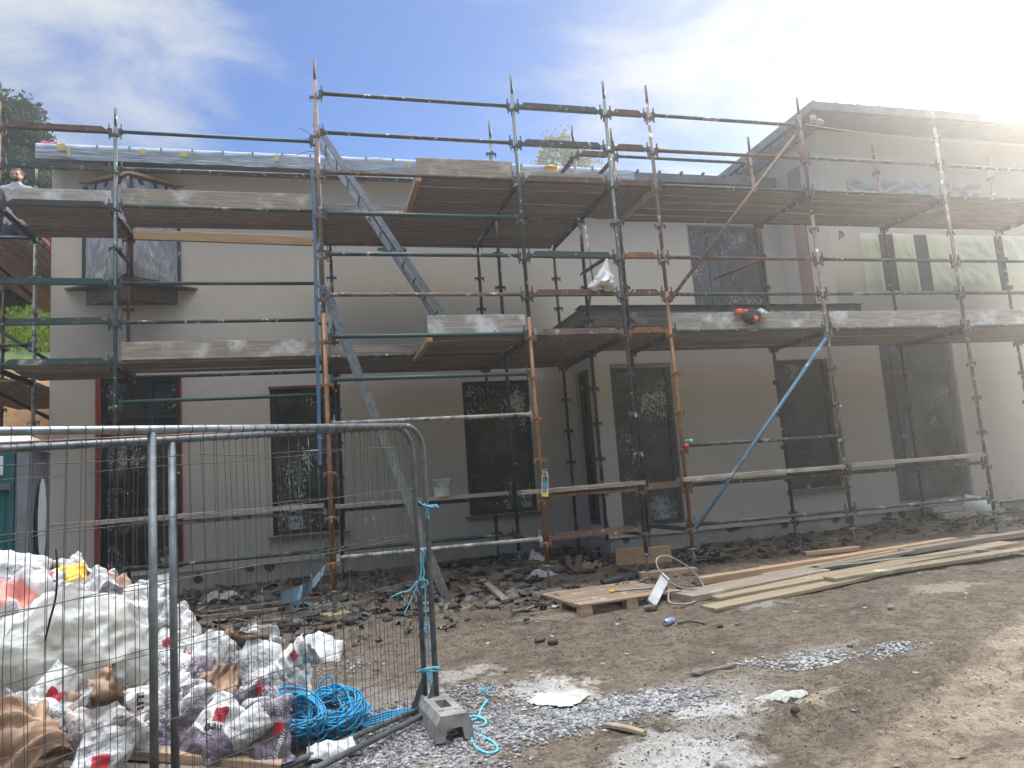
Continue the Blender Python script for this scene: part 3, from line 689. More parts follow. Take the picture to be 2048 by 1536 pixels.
# ------------------------------------------------------------------ scaffold
K0, DK = 1.735, .495
def kz(k): return K0+DK*k
YF, YM, YB = 8.45, 9.70, 10.95
scaf = thing('scaffolding', 'green and rusty tube scaffolding with two board decks round the house front', 'scaffolding', (3, 9.5, -1.3))
BR = {}
def standard(x, y, top, m, m2=None, zsplit=None, base=True, zb=None):
    g = ground(x, y) if zb is None else zb
    st = MB(); z0 = g+.30 if base else g
    zs = zsplit if zsplit else top
    jx, jy = R.uniform(-.006, .006), R.uniform(-.006, .006)
    if zsplit: st.tube([(x, y, z0), (x+jx*.5, y+jy*.5, zs)], .0245, 12, 0); st.tube([(x+jx*.5, y+jy*.5, zs), (x+jx, y+jy, top-.26)], .0238, 12, 1)
    else: st.tube([(x, y, z0), (x+jx, y+jy, top-.26)], .0245, 12, 0)
    st.tube([(x+jx, y+jy, top-.28), (x+jx, y+jy, top)], .0185, 10, 1 if zsplit else 0)
    o = part('standard', st, [m, m2 or m], scaf)
    k = math.ceil((z0+.12-K0)/DK)
    while kz(k) < top-.30:
        z = kz(k)-.02; mm = (m2 or m) if zsplit and z > zsplit else m
        if mm not in BR:
            br = MB()
            for dx, dy in ((1, 0), (-1, 0), (0, 1), (0, -1)):
                br.box((dx*.046, dy*.046, 0), (.055 if dx else .022, .055 if dy else .022, .030))
                br.box((dx*.066, dy*.066, -.022), (.012 if dx else .026, .012 if dy else .026, .045))
            br.tube([(0, 0, -.02), (0, 0, .02)], .029, 10); BR[mm] = br.mesh('bracket', [mm])
        bo_ = bpy.data.objects.new('bracket', BR[mm]); COL.objects.link(bo_); bo_.parent = o; bo_.location = Vector((x, y, z))-ORG[o.name]
        k += 1
    if base:
        j = MB(); j.tube([(x, y, g+.01), (x, y, g+.34)], .017, 8); j.box((x, y, g+.006), (.15, .15, .01)); j.box((x, y, g+.285), (.14, .03, .022)); j.tube([(x, y, g+.27), (x, y, g+.30)], .034, 8)
        part('base_jack', j, 'galvanised_dull', o)
    return o
T = 5.16
XS = [.13, 2.57, 3.842, 4.47, 6.84, 9.21, 11.62]
standard(XS[0], YF, T, 'orange_paint', 'rust_pale', 2.05)
standard(XS[1], YF, T, 'orange_paint', 'green_paint', 1.98)
standard(XS[2], YF, T+.02, 'green_paint')
standard(XS[3], YF, T+.01, 'orange_paint', 'rust_pale', 2.3)
standard(XS[4], YF, T, 'rust_pale', 'rust', 3.4)
standard(XS[5], YF, T-.06, 'rust_pale')
standard(XS[6], YF, T, 'rust_pale')
standard(-3.61, YM, 5.05, 'rust'); standard(-2.33, YM, 5.06, 'green_paint'); standard(XS[0], YM, 5.2, 'green_paint', 'rust', 3.4)
for x, m in ((2.57, 'green_paint'), (3.842, 'green_paint'), (4.47, 'rust'), (6.84, 'rust'), (9.21, 'rust'), (11.62, 'rust_pale')): standard(x, YM, 5.18, m)
standard(-2.44, 10.84, 4.63, 'rust'); standard(-3.61, YB, 4.75, 'plastered_tube'); standard(2.57, YB, 3.72, 'rust'); standard(3.842, YB, 3.72, 'green_paint', 'rust', 1.6)
standard(.30, YB, 3.72, 'green_paint')
standard(-4.87, YB, 5.05, 'rust_pale'); standard(-4.87, 13.4, 4.9, 'rust', zb=.6); standard(-3.82, 13.4, 3.0, 'orange_paint', 'green_paint', 1.75, zb=.6)

def wedge(mb, p, d):
    d = Vector(d); q = Vector(p)+d*.062
    mb.box(q, (.05 if abs(d.x) > .5 else .03, .05 if abs(d.y) > .5 else .03, .075))
    mb.box(q+d*.008+Vector((0, 0, .045)), (.012 if abs(d.x) > .5 else .02, .012 if abs(d.y) > .5 else .02, .11))
    mb.box(q+d*.008+Vector((0, 0, -.055)), (.010 if abs(d.x) > .5 else .018, .010 if abs(d.y) > .5 else .018, .06))
def ledger(x0, x1, y, k, m, kind='tube', nm='ledger'):
    z = kz(k)+.035 if isinstance(k, int) else k
    mb = MB(); a, b = Vector((x0, y, z+R.uniform(-.006, .006))), Vector((x1, y, z+R.uniform(-.006, .006))); d = (b-a).normalized()
    wedge(mb, a, d); wedge(mb, b, -d)
    if kind == 'tube': mb.tube([a+d*.07, b-d*.07], .0242, 12)
    else:
        mb.beam(a+d*.07, b-d*.07, .045, .03)
        mb.beam(a+d*.10+Vector((0, 0, .025)), b-d*.10+Vector((0, 0, .025)), .010, .075, cham=.05)
        mb.beam(a+d*.10+Vector((0, .022, -.012)), b-d*.10+Vector((0, .022, -.012)), .05, .008)
    return part(nm, mb, m, scaf)
def transom(x, y0, y1, k, m='green_paint'):
    z = kz(k)+.01 if isinstance(k, int) else k
    mb = MB(); a, b = Vector((x, y0, z)), Vector((x, y1, z)); d = Vector((0, 1, 0))
    wedge(mb, a, d); wedge(mb, b, -d)
    mb.beam(a+d*.08, b-d*.08, .055, .012); mb.beam(a+d*.08+Vector((0, 0, -.03)), b-d*.08+Vector((0, 0, -.03)), .010, .055, cham=.03)
    return part('transom', mb, m, scaf)
G_, GC, RU, OR, PLT = 'green_paint', 'green_clean', 'rust', 'orange_paint', 'plastered_tube'
for k, m in ((6, G_), (5, G_), (4, RU), (3, GC), (2, G_), (1, 'rust_pale'), (0, GC), (-1, GC), (-2, PLT), (-5, PLT)): ledger(XS[0], XS[1], YF, k, m)
for k, m in ((6, G_), (5, G_), (4, RU), (2, G_), (1, RU), (0, 'rust_pale'), (-4, RU), (-5, RU)): ledger(XS[1], XS[2], YF, k, m, 'L')
for k, m in ((6, RU), (5, RU), (4, RU), (2, OR), (1, RU), (0, OR), (-4, RU)): ledger(XS[2], XS[3], YF, k, m, 'L')
for k, m in ((6, G_), (5, RU), (4, G_), (2, RU), (1, G_), (0, G_), (-3, G_), (-4, G_), (-5, G_)): ledger(XS[3], XS[4], YF, k, m)
for k, m in ((5, G_), (4, G_), (2, G_), (1, G_), (0, G_), (-4, G_), (-5, G_)): ledger(XS[4], XS[5], YF, k, m)
for k, m in ((5, G_), (4, G_), (2, G_), (1, G_), (0, G_)): ledger(XS[5], XS[6], YF, k, m)
ledger(XS[6], XS[6]+2.44, YF, 5, G_); ledger(XS[6], XS[6]+2.44, YF, 2, G_)
for k, m in ((6, RU), (5, G_), (4, 'anthracite'), (2, GC), (1, G_), (0, G_)): ledger(-3.61, -2.33, YM, k, m, 'L')
for k, m in ((6, GC), (5, G_), (4, G_), (2, G_), (1, G_), (-1, GC), (-4, PLT), (-5, G_)): ledger(-2.33, XS[0], YM, k, m)
for k, m in ((5, G_), (4, G_), (0, G_), (-4, G_), (-5, G_)): ledger(XS[0], XS[1], YM, k, m)
for k in (4, 0): ledger(XS[1], XS[2], YM, k, G_, 'L')
ledger(XS[2], XS[3], YM, 6, RU, 'L')
for a, b in ((3, 4), (4, 5), (5, 6)):
    for k in ((6, 4, 0) if a == 3 else (4, 0)): ledger(XS[a], XS[b], YM, k, G_)
for k in (4, 0): ledger(-2.44, .30, YB-.06, k, G_); ledger(.30, 2.57, YB, k, G_); ledger(2.57, 3.842, YB, k, G_)
ledger(-4.87, -3.61, YB, 4, 'anthracite'); ledger(-4.87, -3.61, YB, 1, G_)
for x in XS:
    for k in (4, 0): transom(x, YF, YM, k, 'pale_brace' if (k == 4 and x == 4.47) else ('rust' if k == 0 and x in (6.84, 9.21) else G_))
for x in (.13, 2.57, 3.842):
    for k in (4, 0): transom(x, YM, YB, k)
for k in (4, 0): transom(-2.385, YM, 10.84, k, RU); transom(-3.61, YM, YB, k)
transom(3.842, YM, YB, 6, RU); transom(4.47, YM, YB, 6, RU); transom(2.57, YF, YM, -5, RU); transom(4.47, YF, YM, -5, 'galvanised_dull'); transom(3.842, YF, YM, -5, G_)
def brace(a, b, m, r=.0242, flat=True):
    mb = MB(); a, b = Vector(a), Vector(b); d = (b-a).normalized(); mb.tube([a+d*.05, b-d*.05], r, 12)
    if flat: mb.beam(a-d*.03, a+d*.10, .012, .055); mb.beam(b-d*.10, b+d*.03, .012, .055)
    for p in (a, b): mb.tube([p-Vector((0, .03, 0)), p+Vector((0, .05, 0))], .012, 8)
    return part('brace', mb, m, scaf)
brace(PY(1592, 268, YF-.05), PY(1340, 600, YF-.05), 'rust')
brace(PY(1655, 672, YF-.05), PY(1388, 1062, YF-.05), 'blue_paint')
brace(PY(232, 497, YM+.03), (-2.40, 10.82, PY(262, 532, 10.82).z), 'dark_fabric' if False else 'anthracite', flat=False)
brace(PY(1432, 556, YM), PY(1522, 520, YM), 'rust', flat=False)
brace(PY(-12, 655, 11.6), PY(98, 722, 11.6), 'anthracite'); brace(PY(-12, 782, 11.6), PY(98, 836, 11.6), 'anthracite'); brace(PY(-10, 528, 11.8), PY(62, 590, 11.8), 'anthracite')
brace(PY(1163, 548, YM-.4), PY(1213, 515, YF+.1), 'anthracite', flat=False)
mb = MB(); mb.tube([PY(1170, 450, 9.95), PY(1186, 560, 9.95), PY(1178, 610, 9.95)], .018, 8); part('standard_offcut', mb, 'plastered_tube', scaf)

# boards: one object per board
BM = {}
def board_mesh(L, w, t, m, var):
    key = (round(L, 2), round(w, 3), t, m, var)
    if key in BM: return BM[key]
    mb = MB(); rg = random.Random(var*77+int(L*10)); n = 8; P = []
    b1, b2 = rg.uniform(-.006, .006), rg.uniform(-.005, .005)
    for i in range(n+1):
        x = -L/2+L*i/n; bz = b1*math.sin(math.pi*i/n)+rg.uniform(-.0012, .0012); by = b2*math.sin(math.pi*i/n); ch = .004
        for (y, z) in ((-w/2, -t/2), (w/2, -t/2), (w/2, t/2-ch), (w/2-ch, t/2), (-w/2+ch, t/2), (-w/2, t/2-ch)): P.append((x, y+by+rg.uniform(-.001, .001), z+bz))
    q = mb.pts(P)
    for i in range(n):
        for k in range(6): a = q+i*6; mb.face((a+k, a+(k+1) % 6, a+6+(k+1) % 6, a+6+k))
    mb.face([q+k for k in reversed(range(6))]); e = q+n*6; mb.face([e+k for k in range(6)])
    BM[key] = mb.mesh('board_shape', [m]); return BM[key]
def board(p, q, w, t, m, label, cat='board', group=None, name='scaffold_board', edge=False, var=None, roll=0.0):
    p, q = Vector(p), Vector(q); d = q-p; L = d.length; d.normalize()
    up = Vector((0, 0, 1)); side = up.cross(d).normalized(); u = d.cross(side)
    if edge: side, u = u, -side
    M3 = Matrix((d, side, u)).transposed()@Matrix.Rotation(roll, 3, 'X')
    o = bpy.data.objects.new(name, board_mesh(L, w, t, m, R.randrange(4) if var is None else var)); COL.objects.link(o)
    o.matrix_world = Matrix.Translation((p+q)/2)@M3.to_4x4()
    return tag(o, label, cat, group)
BW, BT = .225, .038
def deck(x0, x1, y0, y1, z, lab, grp, along='x', m='board_dirty'):
    rg = (y1-y0) if along == 'x' else (x1-x0); n = max(1, round(rg/(BW+.006))); st = rg/n
    for i in range(n):
        c = (y0 if along == 'x' else x0)+st*(i+.5); dz = R.uniform(-.003, .004); e0, e1 = R.uniform(-.05, .03), R.uniform(-.03, .05)
        if along == 'x': board((x0+e0, c, z+dz), (x1+e1, c+R.uniform(-.004, .004), z+dz+R.uniform(-.004, .004)), min(BW, st-.004), BT, m, lab, 'board', grp)
        else: board((c, y0+e0*.5, z+dz), (c+R.uniform(-.004, .004), y1+e1*.5, z+dz), min(BW, st-.004), BT, m, lab, 'board', grp)
ZU, ZL = kz(4)+.04, kz(0)+.04
for z, lv in ((ZU, 'upper'), (ZL, 'lower')):
    g = f'boards of the {lv} deck'
    deck(-3.55, -2.36, YM+.03, 10.90, z, f'weathered deck board in the {lv} deck over the left corner bay', f'{g}, left corner bay')
    deck(-2.30, .10, YM+.03, 10.50 if lv == 'lower' else 10.42, z, f'weathered deck board in the {lv} deck above the left doorway', f'{g}, left doorway bay')
    deck(.16, 2.55, YM+.03, 11.08, z, f'weathered deck board of the {lv} deck beside the wall behind the ladder', f'{g}, ladder bay by the wall')
    deck(1.30, 2.55, YF+.03, YM-.03, z, f'short deck board at the front of the {lv} deck right of the ladder opening', f'{g}, front right of ladder')
    deck(2.60, 3.82, YM+.03, 11.05, z, f'weathered deck board of the {lv} deck in the inner corner of the house', f'{g}, inner corner')
    if lv == 'upper': deck(2.60, 3.82, YF+.03, YM-.03, z, 'deck board at the front of the upper deck below the birch tree', f'{g}, short front bay')
    else: deck(2.60, 3.82, YF+.03, YM-.03, z, 'crosswise deck board in the lower deck beside the orange standard', f'{g}, crosswise bay', 'y')
    deck(3.87, 4.45, YF+.03, YM-.03, z, f'crosswise deck board in the narrow {lv} deck bay between two standards', f'{g}, narrow crosswise bay', 'y')
    deck(4.50, 6.81, YF+.03, YM+.02, z, f'weathered deck board in the {lv} deck over the blank wing wall', f'{g}, wing wall bay')
    deck(6.87, 9.18, YF+.03, YM+.02, z, f'weathered deck board in the {lv} deck left of the torn sheeted door', f'{g}, bay left of torn door')
    deck(9.24, 11.60, YF+.03, YM+.02, z, f'weathered deck board in the {lv} deck at the far right', f'{g}, far right bay')
    deck(-4.85, -3.70, 11.0, 15.2 if lv == 'upper' else 14.0, z+.02, f'deck board of the {lv} deck running back along the house side', f'{g}, left return', 'y')
def toe(px0, px1, py, Y, h, m, label, z=None, dy=-.045):
    x0, x1 = PY(px0, py, Y).x, PY(px1, py, Y).x; zz = z
    board((x0, Y+dy+.07, zz), (x1, Y+dy+.07, zz), h, .036, m, label, 'toe board', 'toe boards on the scaffold', 'toe_board', edge=True)
TU, TL = ZU+.02+.11, ZL+.02+.11
toe(8, 222, 390, YM, .18, 'toe_grey', 'pale grey toe board on the upper deck in front of the man', TU-.02)
toe(242, 622, 400, YM, .215, 'toe_wood', 'brown toe board on the upper deck hiding the oriel window', TU)
toe(834, 1026, 345, YF, .22, 'toe_wood', 'short toe board standing proud right of the ladder top', TU)
toe(1040, 1212, 348, YF+.04, .12, 'toe_wood', 'low toe board on the upper deck under the birch tree', TU-.05)
toe(242, 646, 705, YM, .225, 'toe_wood', 'long clean toe board on the lower deck above the left doorway', TL)
toe(856, 1052, 655, YF, .225, 'toe_grey', 'short speckled toe board on the lower deck right of the ladder', TL)
toe(1340, 1648, 640, YF, .225, 'toe_grey', 'plaster spattered toe board with a jacket hung over it', TL)
toe(1660, 1922, 635, YF, .225, 'toe_grey', 'toe board on the lower deck just right of the blue brace top', TL)
toe(1932, 2075, 632, YF, .225, 'toe_grey', 'toe board on the lower deck cut by the right picture edge', TL)
toe(652, 838, 382, YM+.1, .12, 'board_wood', 'thin pale board on the upper deck behind the ladder', TU-.04)
toe(656, 842, 688, YM+.1, .13, 'board_wood', 'thin pale board on the lower deck behind the ladder', TL-.03)
board(PY(268, 470, 10.6), PY(625, 483, 10.6), .06, .13, 'new_timber', 'pale timber under the upper deck beside the oriel window', 'timber', name='timber_beam')
for x, z, nm in ((1.30, ZU, 'upper'), (1.33, ZL, 'lower')):
    board((x, YF-.02, z-.055), (x, YM+.1, z-.055), .07, .05, 'rust_pale' if False else 'new_timber', f'narrow timber under the {nm} deck edge by the ladder opening', 'timber', name='timber_beam')
# low planks near eye height
zl = kz(-4)+.035+.045
for (x0, x1, y, dz, lab) in ((-3.9, .05, YM-.02, .02, 'dirty plank on a low ledger in front of the left doorway'), (.2, 2.45, YM-.03, .0, 'dirty plank on a low ledger carrying the white bucket'), (4.40, 6.80, YF+.02, .03, 'low plank on a ledger behind the blue brace'), (6.90, 9.15, YF+.02, .05, 'low plank on a ledger in front of the torn door'), (2.3, 3.9, YF+.05, .02, 'low plank behind the safety tag on the orange standard')):
    board((x0, y, zl+dz), (x1, y+.02, zl+dz+.01), .20, .05, 'board_wood', lab, 'plank', 'low planks on the scaffold', 'plank')
mb = MB(); x0 = 2.3

# ------------------------------------------------------------------ ladders and strap
def ladder(name, label, a0, a1, b0, b1, m, h=.075, w=.028, nr=None):
    a0, a1, b0, b1 = map(Vector, (a0, a1, b0, b1)); t = thing(name, label, 'ladder', (a1+b1)/2, 'ladders up to the decks')
    for p, q in ((a0, a1), (b0, b1)):
        s = MB(); d = (q-p).normalized(); n = d.cross((b0-a0).normalized()).normalized(); s.beam(p, q, h, w, up=(b0-a0).normalized()); part('stile', s, m, t)
    L = (a1-a0).length; n = nr or int(L/.26)
    for k in range(1, n):
        f = k/n; p, q = a0.lerp(a1, f), b0.lerp(b1, f); e = (q-p).normalized()*.02; r = MB(); r.tube([p-e, q+e], .0145, 8); part('rung', r, m, t)
    return t
ladder('ladder', 'grey upper ladder leaning from the lower deck past the upper deck', (.12, 9.20, 4.74), (1.86, 9.20, 1.83), (.12, 9.58, 4.74), (1.86, 9.58, 1.83), 'galvanised')
ladder('ladder', 'lower aluminium ladder seen edge on from ground to lower deck', (.17, 8.72, 2.40), (1.40, 8.72, ground(1.4, 8.72)), (.19, 9.06, 2.40), (1.42, 9.06, ground(1.4, 9.06)), 'galvanised', h=.10, w=.03)
mb = MB(); P = [PY(624, 335, 9.5), PY(630, 480, 9.5), PY(633, 640, 9.5), PY(637, 800, 9.5), PY(640, 930, 9.5)]
def strap(u, v):
    f = v*4; i = min(3, int(f)); p = P[i].lerp(P[i+1], f-i); tw = .25*math.sin(v*5); return (p.x+(u-.5)*.044, p.y+(u-.5)*.044*tw, p.z)
mb.grid(strap, 2, 40); mb.grid(lambda u, v: Vector(strap(u, v))+Vector((0, .004, 0)), 2, 40)
solo('webbing_strap', mb, 'strap_blue', 'flat blue strap hanging beside the double standard', 'strap')
mb = MB(); c = Vector((.13, YF, PY(650, 578, YF).z))
for k in range(5):
    z = c.z+.02-.018*k; mb.tube([(c.x+.04*math.cos(t*.7), c.y+.04*math.sin(t*.7), z+.01*math.sin(t+k)) for t in range(10)], .006, 6)
mb.tube([c+Vector((-.04, -.03, 0)), c+Vector((-.07, -.03, -.08)), c+Vector((-.05, -.03, -.16))], .006, 6)
solo('lashing', mb, 'strap_blue', 'blue rope lashed round the top of the lower ladder', 'rope')

# ------------------------------------------------------------------ site fence
def fence(name, label, pr, tl, zl_top, zr_top, zl_bot, zr_bot, L, rail_m, post_m, midf, seed, vs):
    # pr = right end (x,y), tl = a point further left on the same line
    rg = random.Random(seed); pr = Vector((pr[0], pr[1], 0)); d = (Vector((tl[0], tl[1], 0))-pr); s0 = d.length; d.normalize(); 
    zt = lambda s: zr_top+(zl_top-zr_top)*s/s0
    zb = lambda s: zr_bot+(zl_bot-zr_bot)*s/s0
    P = lambda s, z: Vector((pr.x+d.x*s, pr.y+d.y*s, z))
    t = thing(name, label, 'fence', P(L/2, zb(L/2)), 'steel mesh fence panels'); r = .0195
    rad_ = .17
    path = [P(0, zb(0)-.06), P(0, zt(0)-rad_)]+[P(rad_*(1-math.cos(a)), zt(0)-rad_*(1-math.sin(a))) for a in [k*math.pi/16 for k in range(1, 8)]]
    pe = [P(rad_, zt(0)), P(L-rad_, zt(L))]+[P(L-rad_+rad_*math.sin(a), zt(L)-rad_*(1-math.cos(a))) for a in [k*math.pi/16 for k in range(1, 9)]]+[P(L, zb(L)-.06)]
    m = MB(); m.tube(path+pe[:1], r, 12); part('post', m, post_m, t)
    m = MB(); m.tube(pe[:2], r, 12); part('top_rail', m, rail_m, t)
    m = MB(); m.tube(pe[1:], r, 12); part('post', m, post_m, t)
    m = MB(); m.tube([P(.0, zb(0)+.055), P(L, zb(L)+.055)], r*.95, 12); part('bottom_rail', m, post_m, t)
    m = MB(); m.tube([P(midf, zb(midf)-.1), P(midf, zt(midf)-.015)], r, 12); part('middle_post', m, post_m, t)
    m = MB(); nrm = Vector((-d.y, d.x, 0))
    for k in (0,):
        a = P(.02, zb(0)+.06); m.face([m.pts([a, P(.14, zb(0)+.06), P(.02, zb(0)+.26)])+q for q in range(3)])
    part('gusset', m, post_m, t)
    w = MB(); wr = .0017; n = int((L-.06)/vs)
    for k in range(n):
        s = .05+k*vs; j = [rg.gauss(0, .0035) for _ in range(5)]
        off = nrm*.012*rg.uniform(-1, 1)
        zt_ = zt(s)+.012 if rad_ < s < L-rad_ else zt(s)-rad_*.6
        pts = [P(s+j[q]+.006*math.sin(q*2+k*.3), zb(s)+.04+(zt_-zb(s)-.04)*q/4)+off*(1 if 0 < q < 4 else .2) for q in range(5)]
        w.tube(pts, wr, 4, cap=False)
        a = P(s, zt(s)); 
        if rad_ < s < L-rad_: w.tube([a+Vector((0, 0, 1))*(r+.001)*math.cos(q)+nrm*(r+.001)*math.sin(q) for q in [x*.7 for x in range(10)]], .0022, 4, cap=False)
    for zf in (.16, .30, .46, .62, .78, .93):
        pts = []
        for q in range(13):
            s = .01+(L-.02)*q/12; z = zb(s)+(zt(s)-zb(s))*zf+rg.gauss(0, .006); pts.append(P(s, z)+nrm*rg.gauss(0, .004))
        w.tube(pts, .0021, 4, cap=False)
    part('wire_mesh', w, 'wire', t)
    return t, P, zt, zb
fA = fence('temporary_fence', 'nearer fence panel with the bright silver top rail', (.72, 5.15), (-1.255, 3.475), PY(0, 862, 3.475).z, .425, -1.60, -1.53, 3.45, 'galvanised', 'galvanised_dull', 1.955, 1, .074)
fB = fence('temporary_fence', 'farther fence panel with the rusty wire wrapped top rail', (.655, 5.24), (-1.38, 3.821), PY(0, 897, 3.821).z, .432, -1.61, -1.53, 3.45, 'galvanised_dull', 'galvanised_dull', 1.712, 2, .068)
m = MB(); P, zt = fB[1], fB[2]; m.tube([P(.2, zt(.2)+.024), P(3.2, zt(3.2)+.024)], .005, 6); part('top_wire', m, 'rust_wire', fB[0])
# concrete fence foot, seen end on
ft = Vector((.72, 4.98, ground(.72, 4.98)))
def foot_block():
    bm = bmesh.new(); W, H, L = .235, .15, .72
    prof = [(-W/2, 0), (-W/2+.055, 0), (-W/2+.07, .075), (W/2-.07, .075), (W/2-.055, 0), (W/2, 0), (W/2-.008, .10), (W/2-.035, H), (-W/2+.035, H), (-W/2+.008, .10)]
    a = [bm.verts.new((x, -L/2, z)) for x, z in prof]; b = [bm.verts.new((x, L/2, z)) for x, z in prof]
    n = len(prof)
    for k in range(n): bm.faces.new((a[k], a[(k+1) % n], b[(k+1) % n], b[k]))
    bm.faces.new(a[::-1]); bm.faces.new(b); bmesh.ops.recalc_face_normals(bm, faces=bm.faces)
    me = bpy.data.meshes.new('fence_foot'); bm.to_mesh(me); bm.free(); return me
me = foot_block(); o = bpy.data.objects.new('fence_foot', me); COL.objects.link(o)
cuts = []
for (x, y, sx, sy, cyl) in ((-.052, -.235, .05, .05, 1), (.052, -.235, .05, .05, 1), (0, -.06, .075, .20, 0), (-.052, .22, .05, .05, 1), (.052, .22, .05, .05, 1)):
    c = MB()
    if cyl: c.tube([(x, y, .06), (x, y, .2)], sx/2, 16)
    else: c.box((x, y, .13), (sx, sy, .12))
    cm = c.mesh('cut', ['concrete']); co = bpy.data.objects.new('cut', cm); COL.objects.link(co); cuts.append(co)
    md = o.modifiers.new('b', 'BOOLEAN'); md.operation = 'DIFFERENCE'; md.object = co; md.solver = 'EXACT'
dg = bpy.context.evaluated_depsgraph_get(); ev = bpy.data.meshes.new_from_object(o.evaluated_get(dg)); o.modifiers.clear(); o.data = ev
for c in cuts: bpy.data.objects.remove(c)
ev.materials.clear(); ev.materials.append(MAT['concrete'])
o.location = ft+Vector((0, 0, -.012)); o.rotation_euler = (rad(-2), rad(1), rad(4)); o.name = 'concrete_block'; tag(o, 'grey concrete block with two round holes holding the fence end', 'concrete block')
# twine and rope on the fence
def curve_path(P, n=8):
    out = []
    P = [Vector(p) for p in P]; Q = [P[0]]+P+[P[-1]]
    for i in range(1, len(Q)-2):
        for k in range(n):
            t = k/n; a, b, c, d = Q[i-1], Q[i], Q[i+1], Q[i+2]
            out.append(.5*((2*b)+(c-a)*t+(2*a-5*b+4*c-d)*t*t+(3*b-a-3*c+d)*t**3))
    out.append(P[-1]); return out
def twine(label, strands, r=.005, m='twine_blue', nm='twine', cat='twine', grp='blue twine on the fence'):
    mb = MB()
    for s in strands: mb.tube(curve_path(s), r, 6, ulen=1/.012)
    return solo(nm, mb, m, label, cat, grp)
fy = 5.12
p = lambda x, y, dy=0.0: PY(x, y, fy+dy)
twine('short blue twine knot tying the two fence posts halfway up', [[p(838, 1004, .1), p(852, 1012, -.02), p(868, 1010), p(877, 1016)], [p(848, 1008, -.03), p(862, 1014, -.03), p(874, 1010, .1)], [p(852, 1012, -.03), p(855, 1024), p(857, 1038)], [p(853, 1012, -.03), p(852, 1030), p(854, 1036)]])
twine('long frayed blue twine dangling down the fence post', [[p(850, 1096), p(842, 1112), p(843, 1140), p(838, 1160)], [p(852, 1096), p(846, 1120), p(848, 1150), p(838, 1162)], [p(838, 1160), p(820, 1180), p(800, 1186), p(780, 1196)], [p(838, 1162), p(826, 1190), p(818, 1208), p(808, 1228)], [p(838, 1162), p(834, 1175), p(840, 1190)], [p(842, 1158), p(850, 1170), p(851, 1220), p(855, 1250), p(853, 1262), p(858, 1290), p(856, 1325)], [p(849, 1248), p(858, 1255), p(852, 1266), p(848, 1258)], [p(830, 1166), p(845, 1158), p(856, 1166), p(842, 1176)]], .0045)
twine('blue twine wound round both fence posts near the ground', [[p(834, 1344, .1), p(850, 1338, -.03), p(872, 1336, -.02), p(880, 1338)], [p(834, 1342, .1), p(852, 1342, -.03), p(878, 1342)], [p(836, 1346, .1), p(856, 1336, -.03), p(880, 1334)], [p(856, 1340, -.04), p(860, 1356, -.04), p(857, 1366, -.04)], [p(862, 1340, -.04), p(864, 1352, -.04), p(864, 1364, -.04)], [p(859, 1340, -.04), p(855, 1350, -.04), p(861, 1368, -.04)]])
q = lambda x, y, h=.012: G(x, y, h)
fr = [[q(880, 1410), q(910, 1428), q(935, 1440, .03), q(955, 1436), q(962, 1418), q(975, 1400, .03)], [q(885, 1414), q(915, 1440), q(940, 1452), q(968, 1450), q(970, 1440), q(945, 1432, .03), q(928, 1446)], [q(940, 1448), q(942, 1470), q(950, 1492), q(975, 1506), q(995, 1500), q(988, 1486), q(968, 1474), q(946, 1466)]]
mb = MB()
for s in fr: mb.tube(curve_path(s), .0075, 8, ulen=1/.012)
for k in range(12): a = q(976, 1398, .03); b = a+Vector((R.uniform(-.07, .05), R.uniform(-.03, .05), R.uniform(.03, .11))); mb.tube([a, a.lerp(b, .5)+Vector((0, 0, .01)), b], .003, 5)
solo('rope', mb, 'twine_blue', 'frayed end of blue rope lying on the gravel beside the fence foot', 'rope')

